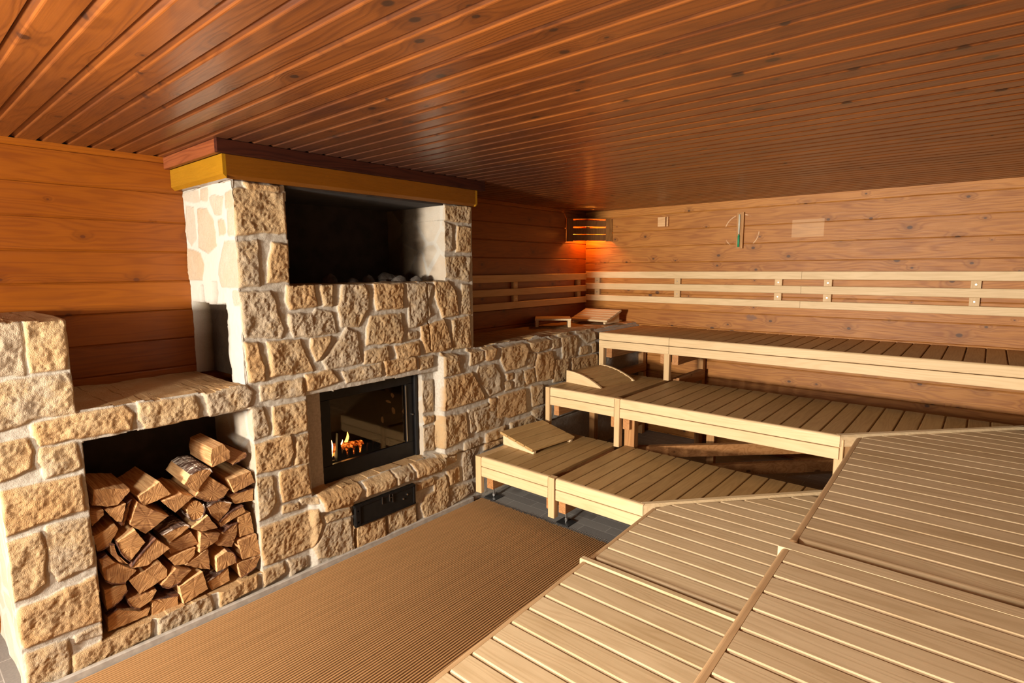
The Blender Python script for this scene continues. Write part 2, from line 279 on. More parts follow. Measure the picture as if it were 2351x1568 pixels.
STONES = [
(332,1642,408,1633,413,1572,401,1422,304,1428),
(428,1640,544,1641,556,1613,555,1497,544,1426,428,1427,427,1483,424,1571),
(300,1386,430,1400,541,1395,561,1343,558,1225,415,1230,360,1206,282,1195),
(412,1197,564,1211,742,1214,773,1174,761,1103,536,1110,431,1105,409,1159),
(804,1215,1041,1205,1064,1151,1053,1095,823,1092,793,1150),
(1095,1210,1293,1229,1343,1182,1314,1101,1113,1097),
(286,1147,384,1141,400,1094,391,1018,279,985),
(429,1087,548,1081,557,977,528,966,437,961,420,1034),
(290,941,555,931,555,778,439,773,288,755),
(284,714,392,721,404,653,388,493,327,457,286,458,276,582),
(422,741,558,730,567,587,563,507,437,483,418,544,416,674),
(297,408,565,445,578,343,574,227,450,237,302,239,288,324),
(304,205,441,194,441,106,431,16,295,60),
(474,196,574,205,576,159,474,169),
(454,112,765,135,758,42,451,11),
(796,134,1031,140,1054,74,1043,15,800,30),
(1094,134,1289,135,1292,58,1094,34),
(1324,131,1449,134,1458,71,1339,40,1334,87),
(1484,132,1598,107,1600,55,1496,31),
(1332,388,1667,393,1700,292,1635,162,1347,164,1330,285),
(1316,687,1418,672,1433,518,1389,458,1323,440),
(1468,682,1632,678,1649,498,1474,504,1460,610),
(1473,479,1567,464,1569,429,1470,437),
(1585,475,1684,460,1673,437,1583,446),
(1329,875,1540,889,1551,794,1529,707,1326,716),
(1577,871,1652,871,1647,691,1555,704),
(1320,1097,1389,1084,1414,991,1410,919,1315,910),
(1452,1072,1646,1067,1645,898,1515,895,1442,912),
(1389,1202,1637,1211,1644,1109,1391,1127),
(1318,1451,1381,1444,1411,1309,1410,1238,1330,1239,1323,1359),
(1443,1445,1632,1433,1670,1339,1701,1251,1447,1252,1446,1367),
(1311,1723,1477,1723,1500,1673,1514,1594,1542,1513,1525,1464,1327,1489,1316,1533,1313,1622),
(1576,1754,1741,1753,1748,1635,1588,1624,1568,1670),
(1784,1749,1862,1750,1855,1629,1799,1632),
(1576,1593,1724,1584,1747,1608,1849,1582,1873,1464,1731,1454,1599,1463,1573,1543),
(1705,1437,1834,1434,1832,1414,1753,1314,1734,1303,1699,1384),
(1940,1752,2086,1749,2119,1691,2110,1596,2062,1531,2034,1488,1914,1494,1899,1608,1921,1717),
(2167,1750,2398,1745,2387,1589,2336,1583,2178,1585,2163,1670),
(2135,1541,2370,1541,2388,1418,2368,1355,2090,1364,2095,1464),
(2428,1744,2603,1744,2669,1725,2609,1610,2640,1523,2512,1449,2438,1446,2448,1577),
(2686,1750,2813,1748,2890,1684,2910,1506,2753,1494,2689,1648),
(2958,1722,3028,1720,3043,1497,2941,1508),
(2549,1441,2764,1472,2809,1380,2830,1262,2740,1246,2587,1255,2546,1361),
(2848,1465,3023,1480,3044,1243,2842,1247),
(2431,1414,2505,1407,2503,1366,2430,1365),
(2316,1323,2524,1338,2526,1245,2333,1240),
(2075,1319,2257,1330,2259,1241,2067,1243),
(1776,1292,1907,1431,1949,1479,2018,1447,2029,1348,2050,1255,1802,1241),
(1659,1226,1829,1226,1874,1156,1703,1134,1657,1134),
(1906,1209,2201,1226,2191,1143,1932,1138),
(2223,1233,2484,1228,2494,1147,2242,1136),
(2522,1223,2651,1217,2649,1146,2531,1137),
(2583,1037,2676,1033,2676,801,2575,806),
(2587,767,2681,758,2666,718,2573,718),
(2585,684,2679,684,2673,503,2579,516),
(1694,475,1962,491,1970,442,1913,338,1716,369),
(2013,457,2226,471,2233,369,2008,363),
(2249,464,2394,473,2397,370,2256,362),
(2419,477,2669,450,2679,350,2440,357),
(1715,333,1891,326,1910,282,1731,291),
(1730,273,1898,258,1897,21,1663,83,1648,151),
(1916,195,2155,176,2160,14,1907,17),
(2178,178,2421,176,2434,13,2172,19),
(2451,312,2596,321,2608,274,2450,271),
(2611,282,2719,301,2746,212,2744,127,2719,43,2512,36,2481,141,2517,201,2609,216),
(2760,178,3002,155,3025,88,2779,45,2752,135),
(2742,326,2855,328,2868,214,2769,210),
(2659,467,2843,469,2834,386,2684,366),
(2914,503,3075,510,3082,449,2998,364,3019,198,2915,206,2903,378),
(2703,754,2927,741,2946,558,2853,535,2689,515,2684,604),
(2956,760,3177,773,3191,621,2983,577),
(2718,1037,3008,1046,3145,824,2712,809),
(2723,1222,2863,1205,2874,1066,2719,1063),
(3082,1086,3260,1075,3338,976,3337,853,3207,831,3106,940,3061,1042),
(3348,1201,3646,1208,3686,1157,3678,1101,3621,1016,3405,1006,3340,1099),
(2993,1227,3131,1206,3136,1140,3042,1114,2990,1108),
(3158,1217,3291,1217,3276,1151,3233,1118,3164,1127),
(3719,1211,4002,1213,3984,1134,3828,1115,3727,1142),
(3694,1115,3794,1103,3769,996,3694,1001),
(3828,1094,4038,1095,4067,977,4040,842,3819,850,3794,987),
(4195,1239,4349,1241,4462,1156,4413,1000,4217,990,4196,1127),
(4491,1234,4747,1241,4783,1136,4630,1115,4502,1181),
(4504,1082,4631,1080,4622,1009,4495,1007),
(4707,1089,4784,1093,4786,1008,4720,1004),
(4353,984,4810,975,4813,858,4540,854,4365,867),
(4094,1006,4294,992,4306,830,4277,794,4059,806,4086,919),
(4047,1220,4148,1210,4140,1117,4047,1122),
(3405,976,3488,969,3480,924,3419,924),
(3382,915,3480,899,3464,846,3396,842),
(3519,964,3605,972,3653,840,3510,848),
(3637,967,3769,975,3785,855,3669,848),
(3009,735,3301,757,3351,630,3316,555,3053,569),
(3300,805,3653,809,3660,612,3462,601,3283,639),
(3735,816,3906,804,3907,634,3752,637),
(3739,599,3921,601,3911,474,3778,528),
(3156,522,3385,540,3384,396,3146,386),
(3456,548,3739,549,3859,459,3438,480),
(3207,807,3271,800,3241,697,3199,715),
(1306,2265,1581,2266,1587,2052,1445,2050,1311,2031,1304,2167),
(1309,1992,1419,2000,1418,1763,1310,1757,1312,1910),
(1506,1990,1588,1983,1583,1783,1465,1780,1481,1890),
(2787,2295,3056,2307,3038,2193,2771,2197),
(2784,2178,2865,2163,2861,1982,2778,1980),
(2921,2156,3052,2152,3049,1976,2903,1973),
(2776,1931,3048,1934,3029,1755,2773,1791),
(1372,2297,1559,2299,1558,2281,1388,2273)]
PIER = [
(-684,2298,-457,2292,-444,2235,-565,2249,-677,2268),
(-419,2297,-314,2297,-332,2235,-429,2247),
(-302,2241,-233,2249,-128,2231,-153,2150,-250,2156),
(-105,2242,-1,2254,-9,2170,-95,2176),
(-78,2158,-6,2157,13,2032,-88,2036),
(-636,2216,-536,2204,-533,2036,-618,1995,-693,2072),
(-477,2190,-347,2186,-279,2117,-248,1984,-380,1950,-506,1982),
(-148,1989,8,1997,0,1757,-232,1758,-254,1822),
(-675,1972,-490,1938,-453,1880,-494,1793,-700,1791),
(-213,2113,-128,2108,-117,2046,-204,2041),
(-87,1724,6,1730,6,1664,-76,1661)]
LOGS = [
(600,847,739,810,741,796,686,744,642,749,586,775),
(772,754,869,802,916,722,791,698),
(967,761,1000,804,1047,820,1094,810,1103,789,1055,742,1022,699),
(1098,763,1191,665,1159,631,1116,622,1061,640,1017,678),
(1106,872,1116,911,1173,924,1206,877,1202,831,1108,810),
(1204,807,1231,815,1296,837,1302,816,1222,790),
(1184,722,1305,735,1323,664,1208,640),
(1195,624,1328,622,1320,550,1221,563),
(867,698,960,711,1014,679,921,624),
(976,616,995,651,1029,655,1063,613,1059,564,1027,541,988,555),
(1076,597,1130,618,1200,578,1183,544,1125,497,1096,543),
(1130,493,1189,536,1257,543,1270,506,1163,479,1133,466),
(985,518,1027,537,1069,560,1113,474,1036,483),
(725,629,765,732,820,677,895,615,786,559),
(638,727,719,740,695,654,674,665),
(571,753,630,736,629,713,580,676),
(696,633,724,731,743,746,720,677,705,630),
(581,624,672,645,681,621,637,554,590,542),
(666,567,743,601,780,522,710,453,677,503),
(641,563,654,558,661,509,703,438,668,464,644,506),
(711,424,749,466,823,527,882,452,774,404,719,415),
(857,525,915,540,973,538,982,519,944,499,891,475),
(887,469,993,488,1024,410,940,409,889,408),
(872,392,940,398,1006,398,993,357,951,328,900,343),
(1029,478,1124,438,1108,405,1014,371),
(1109,369,1145,430,1184,456,1221,458,1213,396,1183,331),
(1227,488,1296,493,1308,368,1230,369),
(1214,355,1315,361,1331,233,1229,242),
(1097,306,1152,323,1188,300,1195,240,1091,228),
(1005,340,1066,366,1068,246,1014,277,950,321),
(599,459,652,467,737,388,687,348,638,361,607,396),
(593,510,623,515,652,467,599,460),
(699,350,840,387,867,334,864,298,739,259),
(831,268,905,329,975,291,919,250,859,235),
(910,227,1024,262,1044,153,922,124),
(1049,183,1160,224,1162,139,1066,127),
(1202,229,1330,225,1302,169,1215,140),
(600,346,687,341,690,304,657,262,603,242),
(688,254,811,251,783,208,733,191,699,212),
(789,205,906,171,902,115,782,122),
(603,210,643,229,732,172,780,168,765,135,597,135)]
# ------------------------------------------------------------------ room shell: profiled boards as real geometry
def boards(name, mat, axis, along0, along1, across, base, depth_sign, a0, a1, pitch, off, groove=.006, gd=.007, bev=.004, bevel_hi=None, arc=0):
    """strip profile extruded along one axis. across: axis index of board width; base: coordinate of the face; depth_sign: direction into the wall"""
    oth = 3-axis-across; pts = []; bh = bev if bevel_hi is None else bevel_hi
    k = math.ceil((a0-off)/pitch-1e-6); pos = a0
    pts.append((a0, 0)); 
    while off+k*pitch < a1-1e-4:
        j = off+k*pitch
        if j-groove/2-bev > a0+.001:
            pts += [(j-groove/2-bev, 0), (j-groove/2, bev), (j-groove/2, gd), (j+groove/2, gd)]
            if arc: pts += [(j+groove/2, .88*gd), (j+groove/2+.68*bh, .17*gd), (j+groove/2+.84*bh, .05*gd), (j+groove/2+bh, 0)]
            else: pts += [(j+groove/2, min(bh, gd)), (j+groove/2+bh, 0)]
        k += 1
    pts.append((a1, 0)); me = bpy.data.meshes.new(name); v = []; f = []
    for q, d in pts:
        for al in (along0, along1):
            p = [0,0,0]; p[axis] = al; p[across] = q; p[oth] = base+depth_sign*d; v.append(p)
    for i in range(len(pts)-1): f.append((2*i, 2*i+1, 2*i+3, 2*i+2))
    # backing slab so that the wall has thickness
    b = len(v)
    for q in (a0, a1):
        for al in (along0, along1):
            p = [0,0,0]; p[axis] = al; p[across] = q; p[oth] = base+depth_sign*.06; v.append(p)
    f.append((b, b+1, b+3, b+2)); n = 2*(len(pts)-1); f += [(0, 1, b+1, b), (n, n+1, b+3, b+2)]
    f.append(tuple([2*i for i in range(len(pts))]+[b+2, b])); f.append(tuple([2*i+1 for i in range(len(pts))]+[b+3, b+1]))
    me.from_pydata(v, [], f); me.materials.append(mat); bm = bmesh.new(); bm.from_mesh(me); bmesh.ops.recalc_face_normals(bm, faces=bm.faces); bm.to_mesh(me); bm.free()
    o = bpy.data.objects.new(name, me); C.objects.link(o); return struct(o)
# ceiling: open grooves with a wide bevel on the far lip
boards('ceiling', M['ceil'], 0, XL-.06, XR+.06, 1, CZ, 1, YF-.06, L+.06, .1045, .549, groove=.010, gd=.020, bev=.0015, bevel_hi=.022, arc=1)
boards('wall_left', M['wall_l'], 1, YF, L, 2, XL, -1, 0, CZ, .1725, .0525, groove=.004, gd=.008, bev=.003, bevel_hi=.007)
boards('wall_back', M['wall_b'], 0, XL, XR, 2, L, 1, 0, CZ, .172, .009, groove=.003, gd=.008, bev=.002, bevel_hi=.007)
boards('wall_right', M['dim'], 1, YF, L, 2, XR, 1, 0, CZ, .1725, .0525, groove=.004, gd=.008, bev=.004)
# front wall; door and glowing pane are added to house the rear light
boards('wall_front', M['dim'], 0, XL, XR, 2, YF, -1, 0, CZ, .172, .009, groove=.004, gd=.008, bev=.004)
m = MB(); m.v = [(XL-.6,YF-.1,0),(XR+.1,YF-.1,0),(XR+.1,L+.1,0),(XL-.6,L+.1,0)]; m.face((0,1,2,3)); struct(m.build('floor', M['tile']))
d = MB(); d.box((LX-.48,YF+.002,.02),(LX+.48,YF+.045,2.12),.004,2); dr = struct(d.build('added_door_1', M['bench_z']))
d = MB()
for lo_, hi_ in (((LX-.30,YF+.045,LZ-.25),(LX-.24,YF+.075,LZ+.25)), ((LX+.22,YF+.045,LZ-.23),(LX+.27,YF+.075,LZ+.23)), ((LX-.22,YF+.045,LZ-.23),(LX+.22,YF+.075,LZ-.18)), ((LX-.22,YF+.045,LZ+.18),(LX+.22,YF+.075,LZ+.23))): d.box(lo_, hi_, .003, 0)
d.build('added_pane_frame', M['nose_x'], dr)
d = MB(); d.box((LX-.22,YF+.046,LZ-.18),(LX+.22,YF+.052,LZ+.18)); d.build('added_pane', emit('added_glow_pane', (1,.9,.78), 6), dr)
# ------------------------------------------------------------------ numpy noise + masonry height field
def vn(x, y, seed):
    xi = np.floor(x).astype(np.int64); yi = np.floor(y).astype(np.int64); fx = x-xi; fy = y-yi; fx = fx*fx*(3-2*fx); fy = fy*fy*(3-2*fy)
    def h(a, b):
        n = (a*374761393+b*668265263+seed*1442695041) & 0x7fffffff; n = ((n ^ (n >> 13))*1274126177) & 0x7fffffff; return ((n ^ (n >> 16)) & 0xffff)/65535.
    return (h(xi, yi)*(1-fx)+h(xi+1, yi)*fx)*(1-fy)+(h(xi, yi+1)*(1-fx)+h(xi+1, yi+1)*fx)*fy
def fbm(x, y, seed, o=3, g=.55):
    r = 0; a = 1; t = 0
    for i in range(o): r = r+a*vn(x*2**i, y*2**i, seed+i*7); t += a; a *= g
    return r/t-.5
def ss(x, a, b): t = np.clip((x-a)/(b-a), 0, 1); return t*t*(3-2*t)
def relief(U, V, polys, amp, seed, edge=.016, chis=.016):
    """stones standing out of the mortar; returns height, mask, random id"""
    wu = U+fbm(U*26, V*26, seed, 2)*.010; wv = V+fbm(U*26, V*26, seed+50, 2)*.010
    H = fbm(U*30, V*30, seed+3, 3)*.006; Mk = np.zeros_like(U); R = np.zeros_like(U)
    for k, pl in enumerate(polys):
        P = np.array(pl, float).reshape(-1, 2)/1000.; lo_ = P.min(0)-.01; hi_ = P.max(0)+.01
        sel = np.where((wu > lo_[0]) & (wu < hi_[0]) & (wv > lo_[1]) & (wv < hi_[1]))
        if not len(sel[0]): continue
        x = wu[sel]; y = wv[sel]; inside = np.zeros(len(x), bool); dm = np.full(len(x), 9.)
        for i in range(len(P)):
            a = P[i]; b = P[(i+1) % len(P)]; e = b-a; c = ((a[1] > y) != (b[1] > y)) & (x < (b[0]-a[0])*(y-a[1])/(b[1]-a[1]+1e-12)+a[0]); inside ^= c
            t = np.clip(((x-a[0])*e[0]+(y-a[1])*e[1])/(e@e+1e-12), 0, 1); dm = np.minimum(dm, np.hypot(x-a[0]-t*e[0], y-a[1]-t*e[1]))
        d = np.where(inside, dm, -dm)+.008; m_ = ss(d, -.003, .004); r = (k*.61803) % 1.; sd = seed+k*11
        ca, cb = vn(np.array([k*1.7]), np.array([.3]), 5)[0]-.5, vn(np.array([k*2.3]), np.array([.9]), 6)[0]-.5
        cx, cy = P.mean(0); bulk = ss(d, -.004, edge)*amp*(.75+.5*r)
        ch = fbm(x*13, y*11, sd, 2)*chis*1.5+fbm(x*34, y*28, sd+3, 2, .6)*chis*.55+fbm(x*95, y*85, sd+5, 2, .9)*.0105+(x-cx)*ca*.08+(y-cy)*cb*.08
        hh = bulk+ss(d, 0, .02)*ch
        H[sel] = H[sel]*(1-m_)+np.maximum(hh, .002)*m_; Mk[sel] = np.maximum(Mk[sel], m_); R[sel] = np.where(m_ > .3, r, R[sel])
    return H, Mk, R
def grid_mesh(name, us, vs, keep, co, attrs, mat, extra_v=None, extra_f=None, extra_at=None, parent=None):
    nu, nv = len(us), len(vs); idx = np.arange(nu*nv).reshape(nu, nv)
    q = np.stack([idx[:-1,:-1], idx[1:,:-1], idx[1:,1:], idx[:-1,1:]], -1)[keep]
    used = np.zeros(nu*nv, bool); used[q.ravel()] = True; remap = np.cumsum(used)-1
    V = co.reshape(-1, 3)[used]; F = remap[q]; at = {k: a.reshape(-1)[used] for k, a in attrs.items()}
    if extra_v is not None and len(extra_v):
        ef = extra_f(remap, len(V)); V = np.vstack([V, extra_v]); F = np.vstack([F, ef]); at = {k: np.concatenate([a, extra_at[k]]) for k, a in at.items()}
    off = np.array(parent_world(parent)) if parent else np.zeros(3); V = V-off
    me = bpy.data.meshes.new(name); me.vertices.add(len(V)); me.vertices.foreach_set('co', V.ravel()); me.loops.add(len(F)*4); me.loops.foreach_set('vertex_index', F.ravel().astype(np.int32))
    me.polygons.add(len(F)); me.polygons.foreach_set('loop_start', np.arange(len(F), dtype=np.int32)*4); me.update(calc_edges=True); me.validate()
    for k, a in at.items(): x = me.attributes.new(k, 'FLOAT', 'POINT'); x.data.foreach_set('value', a.astype(np.float32))
    me.materials.append(mat); me.polygons.foreach_set('use_smooth', [True]*len(me.polygons)); o = bpy.data.objects.new(name, me); C.objects.link(o)
    if parent: o.parent = parent
    return o
stove = thing('masonry_stove', (0, 2.2, 0), 'pale sandstone masonry fireplace with wood niche, glazed stove and long side ledge', 'fireplace')
us = np.concatenate([np.arange(.285, 3.12, .006), np.arange(3.12, L+.005, .010)]); vs = np.arange(0, 2.312, .006)
U, V = np.meshgrid(us, vs, indexing='ij')
H, Mk, R = relief(U, V, STONES, .0145, 11, .011, .0135)
B = np.zeros_like(U)
B += .045*ss(U, 2.702, 2.708)*ss(V, .445, .452)*ss(-V, -1.215, -1.205)          # right-hand ledge wall stands proud of the tower
B += .028*ss(-V, -.45, -.43)*ss(U, 1.62, 1.66)                                     # base course under the stove
B += .030*ss(U, 1.66, 1.70)*ss(-U, -2.74, -2.70)*ss(V, .36, .38)*ss(-V, -.475, -.45)   # sill stones
inz = (V > .478) & (V < 1.102)
B = np.where((U > 1.66) & (U < 1.83) & inz, -.095, B); B = np.where((U > 2.55) & (U < 2.703) & inz, -.045, B)
vg = (V < .176) & (U > 1.9) & (U < 2.46); B = np.where(vg & ((abs(U-1.925) < .009) | (abs(U-2.18) < .006) | (abs(U-2.447) < .008)), -.06, B)
B = np.where((abs(U-2.612+(V-1.6)*.03+.0) < .0035+.002*fbm(U*20, V*40, 4)) & (V > 1.26) & (V < 1.76), -.03, B)  # crack
X = B+np.where((U > 1.66) & (U < 1.83) & inz, H*.4, H)
X = np.where(V < .018, np.maximum(X, .03), X)
uc = (us[:-1]+us[1:])/2; vc = (vs[:-1]+vs[1:])/2; UC, VC = np.meshgrid(uc, vc, indexing='ij')
j1 = fbm(UC*8, VC*8, 77, 2)*.03; j2 = fbm(UC*8, VC*8, 99, 2)*.03
top = np.where(UC < .56, 1.64, np.where(UC < 1.308, 1.222, np.where(UC < 3.078, 2.4, 1.235)))
keep = (VC < top+j1*1.4)
keep &= ~((UC > .575+j1*.5) & (UC < 1.328+j2*.2) & (VC > .122+j1*.4) & (VC < 1.088+j2*.8))
keep &= ~((UC > 1.595+j1*.3) & (UC < 2.79+j2*.15) & (VC > 1.757+j2*.6))
keep &= ~((UC > 1.795) & (UC < 2.58) & (VC > .475+j2*.5) & (VC < 1.105+j1*.5))
keep &= ~((UC > 1.66) & (UC < 1.80) & (VC > 1.100) & (VC < 1.105))
nu, nv = len(us), len(vs)
# boundary edges -> extruded jambs, tops and ends
kp = np.zeros((nu+1, nv+1), bool); kp[1:nu, 1:nv] = keep
edges = []
for i, j in zip(*np.where(kp[1:nu, 1:nv])):   # cell (i,j), neighbours
    if not kp[i, j+1]: edges.append((i, j+1, i, j, 0))
    if not kp[i+2, j+1]: edges.append((i+1, j, i+1, j+1, 1))
    if not kp[i+1, j]: edges.append((i, j, i+1, j, 2))
    if not kp[i+1, j+2]: edges.append((i+1, j+1, i, j+1, 3))
nrm = {0: (-1, 0), 1: (1, 0), 2: (0, -1), 3: (0, 1)}
vn_acc = {}; vlist = []
for a in edges:
    # pier side gets its own face, floor edge needs none
    yy = us[a[0]]; zz = vs[a[1]]
    if a[4] == 0 and abs(yy-1.32) < .02 and zz > 1.2: continue
    if a[4] == 2 and zz < .01: continue
    if a[4] == 1 and yy > L-.02: continue
    vlist.append(a)
    for q in ((a[0], a[1]), (a[2], a[3])):
        t = vn_acc.setdefault(q, [0, 0]); t[0] += nrm[a[4]][0]; t[1] += nrm[a[4]][1]
keys = list(vn_acc); kidx = {q: i for i, q in enumerate(keys)}; NR = 14; ND = len(keys)

Zn = np.array([1.64,1.222,1.235,1.757,.122,1.088,.475,1.105]); Zs = np.array([1,1,1,1,1,-1,1,-1.]); Yn = np.array([.575,1.328,1.595,2.79,1.795,2.58,.56,.29,3.078]); Ys = np.array([1,-1,1,-1,1,-1,1,-1,1.])
ev = np.zeros((NR, ND, 3)); ks = np.array(keys); ny = np.array([vn_acc[q] for q in keys], float); ny /= np.maximum(1e-6, np.linalg.norm(ny, axis=1))[:, None]
yy0 = us[ks[:,0]]; zz0 = vs[ks[:,1]]; ai = np.abs(zz0[:,None]-Zn[None]).argmin(1); bi = np.abs(yy0[:,None]-Yn[None]).argmin(1)
ai = np.where(zz0 > 1.21, np.where((yy0 > .57) & (yy0 < 1.33) & (zz0 < 1.3), 1, np.where((yy0 > 3.08) & (zz0 < 1.3), 2, ai)), ai)
dz_ = np.abs(zz0-Zn[ai]); dy_ = np.abs(yy0-Yn[bi]); onz = dz_ < .03; ony = dy_ < .02; isj = np.where(onz & ony, np.abs(ny[:,0]) > .75, ony & ~onz)
isj = np.where(~onz & ~ony, np.abs(ny[:,0]) > .7, isj); fl_ = onz | ony
ny[:,0] = np.where(fl_, np.where(isj, Ys[bi], 0), ny[:,0]); ny[:,1] = np.where(fl_, np.where(isj, 0, Zs[ai]), ny[:,1])
for r in range(NR):
    t = ((r+1)/NR)**1.8; sn = min(1, (r+1)/4)
    x0 = X[ks[:,0], ks[:,1]]; dep = x0*(1-t)+(-.68)*t; yy = us[ks[:,0]]; zz = vs[ks[:,1]]
    zz = np.where(fl_ & ~isj & onz, zz*(1-sn)+Zn[ai]*sn, zz); yy = np.where(fl_ & isj & ony, yy*(1-sn)+Yn[bi]*sn, yy)
    nz = (fbm(dep*9+yy*3, zz*9+yy*7, 31, 3)*.020)*min(1, (r+1)/3); nz2 = -.010*math.sin(min(1, t*6)*PI/2)
    yj = yy+ny[:,0]*(nz+nz2*0); zj = zz+ny[:,1]*(nz)
    ev[r,:,0] = dep; ev[r,:,1] = np.clip(yj, .2, L); ev[r,:,2] = np.maximum(zj, 0)
def mk_ef(remap, n0):
    fs = []
    for a in vlist:
        i0 = kidx[(a[0], a[1])]; i1 = kidx[(a[2], a[3])]; p0 = remap[a[0]*nv+a[1]]; p1 = remap[a[2]*nv+a[3]]
        for r in range(NR):
            q0 = n0+r*ND+i0; q1 = n0+r*ND+i1; fs.append((p1, p0, q0, q1)); p0, p1 = q0, q1
    return np.array(fs)
n_e = NR*ND; pd = np.zeros((NR, ND));  pd[:] = np.where(isj, .85, 0.)[None,:]; sd = np.zeros((NR, ND)); sd[1:] = 1; sd[0] = .6; sd[:] *= isj[None,:]; se = np.where(isj, .5, 1.)[None,:]*np.ones((NR,1)); re_ = np.where(isj, .4, .95)[None,:]*np.ones((NR,1))  # tops kept browner, shadow on the shelf put into the colour
dm_e = ss(-ev[:,:,0]+fbm(ev[:,:,0]*8, ev[:,:,2]*8, 41, 3)*.25, .10, .34)*((yy0 > 1.5) & (yy0 < 2.85) & (zz0 > 1.72))[None,:]*.95  # chamber jambs darken with depth, shade painted into the stone
co = np.stack([X, U+fbm(U*22, V*22, 7, 2)*.006, np.maximum(V+fbm(U*22, V*22, 17, 2)*.006, 0)], -1)
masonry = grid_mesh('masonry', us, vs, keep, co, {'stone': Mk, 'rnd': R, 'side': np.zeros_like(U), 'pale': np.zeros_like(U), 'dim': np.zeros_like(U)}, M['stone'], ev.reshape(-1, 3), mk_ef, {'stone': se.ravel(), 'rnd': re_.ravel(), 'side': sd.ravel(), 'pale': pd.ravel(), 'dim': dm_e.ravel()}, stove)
# left face of the chimney pier, with the broken-out niche behind it
us2 = np.arange(-.684, .008, .007); vs2 = np.arange(1.215, 2.315, .007); U2, V2 = np.meshgrid(us2, vs2, indexing='ij')
H2, Mk2, R2 = relief(U2, V2, PIER, .004, 60, .02, .003)
e_ = fbm(U2*14, V2*14, 5, 2)*.05
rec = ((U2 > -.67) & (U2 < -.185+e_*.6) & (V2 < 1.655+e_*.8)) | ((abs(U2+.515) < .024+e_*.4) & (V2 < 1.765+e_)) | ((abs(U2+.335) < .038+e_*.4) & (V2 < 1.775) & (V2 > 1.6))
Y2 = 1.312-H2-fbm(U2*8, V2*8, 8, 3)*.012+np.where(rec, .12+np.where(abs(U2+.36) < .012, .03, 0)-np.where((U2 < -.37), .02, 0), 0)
Y2 = np.where(U2 > .004, 1.322, Y2)
co2 = np.stack([U2, Y2, V2], -1); k2 = np.ones((len(us2)-1, len(vs2)-1), bool)
pf = grid_mesh('pier_side', us2, vs2, k2, co2, {'stone': np.where(rec, .8, Mk2), 'rnd': np.where(rec, .95, R2), 'side': np.zeros_like(U2), 'pale': np.where(rec, 0., .9), 'dim': np.where(rec, 1., 0.)}, M['stone'], parent=stove)  # recess stone painted dark to carry its shade
# chamber linings
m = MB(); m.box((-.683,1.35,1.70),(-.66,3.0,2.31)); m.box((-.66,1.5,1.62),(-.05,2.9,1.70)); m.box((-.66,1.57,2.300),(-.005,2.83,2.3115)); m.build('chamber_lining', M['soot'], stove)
m = MB(); m.box((-.52,.50,0),(-.50,1.40,1.12)); m.box((-.5,.57,.02),(-.02,1.34,.100)); m.box((-.5,.52,1.10),(-.05,1.34,1.16)); m.build('niche_lining', M['soot'], stove)
# ------------------------------------------------------------------ stove insert
ins = MB(); ins.box((-.62,1.72,.40),(-.60,2.66,1.16)); ins.box((-.62,1.72,.40),(-.14,1.80,1.16)); ins.box((-.62,2.575,.40),(-.14,2.66,1.16)); ins.box((-.62,1.72,.40),(-.14,2.66,.50)); ins.box((-.62,1.72,1.09),(-.14,2.66,1.16)); ins.build('firebox', M['black'], stove)
fr_ = MB(); xa, xb = -.135, -.105; y0, y1, z0, z1 = 1.795, 2.585, .475, 1.10
fr_.box((xa,y0,z0),(xb,y1,.59),.004,1); fr_.box((xa,y0,1.02),(xb,y1,z1),.004,1); fr_.box((xa,y0,.59),(xb,1.872,1.02),.004,2); fr_.box((xa,2.478,.59),(xb,y1,1.02),.004,2)
door = fr_.build('stove_door', M['blackgloss'], stove)
g = MB(); g.box((-.121,1.872,.59),(-.117,2.478,1.02)); g.build('door_glass', M['glass'], door)
g = MB(); g.box((-.107,2.474,.60),(-.100,2.480,1.01)); g.build('glass_clip', M['steel'], door)
g = MB(); g.cyl((-.105,2.523,.795),(-.085,2.523,.795),.005); g.build('door_knob', M['steel'], door)
g = MB(); g.box((-.105,2.545,.48),(-.085,2.572,1.09),.004,2); g.build('hinge_rail', M['blackgloss'], door)
gr = MB()
gr.box((-.30,1.98,.505),(-.285,2.50,.545))
for k in range(9):
    y = 2.02+k*.052; gr.prism([(y-.016,.54),(y+.016,.54),(y+.018,.575),(y+.010,.60),(y-.010,.60),(y-.018,.575)], 0, -.30, -.285)
gr.build('fire_grate', M['black'], stove)
# vent plate under the sill
vx = .058
vp = MB(); vp.box((.0,1.915,.192),(vx,2.408,.338),.008,1); vent = vp.build('vent_plate', M['black'], stove)
fr2 = MB(); fr2.box((vx-.004,1.915,.200),(vx+.006,1.955,.330),.003,2); fr2.box((vx-.004,1.915,.322),(vx+.005,2.408,.338),.002,1); fr2.box((vx-.004,1.915,.192),(vx+.005,2.408,.206),.002,1); fr2.box((vx-.004,2.39,.200),(vx+.005,2.408,.330),.002,2); fr2.build('plate_rim', M['blackgloss'], vent)
kn = MB(); kn.box((vx,2.120,.285),(vx+.008,2.126,.335),.001,2); kn.build('air_slider', M['dullsteel'], vent)
kn = MB(); kn.box((vx,2.180,.285),(vx+.008,2.186,.335),.001,2); kn.box((vx,2.186,.306),(vx+.008,2.212,.312)); kn.box((vx,2.206,.27),(vx+.008,2.212,.33),.001,2); kn.build('air_slider', M['dullsteel'], vent)
for yy, zz in ((2.335,.285),(2.30,.262),(1.935,.30),(1.935,.225)): kn = MB(); kn.cyl((vx,yy,zz),(vx+.006,yy,zz),.006); kn.build('screw', M['steel'], vent)
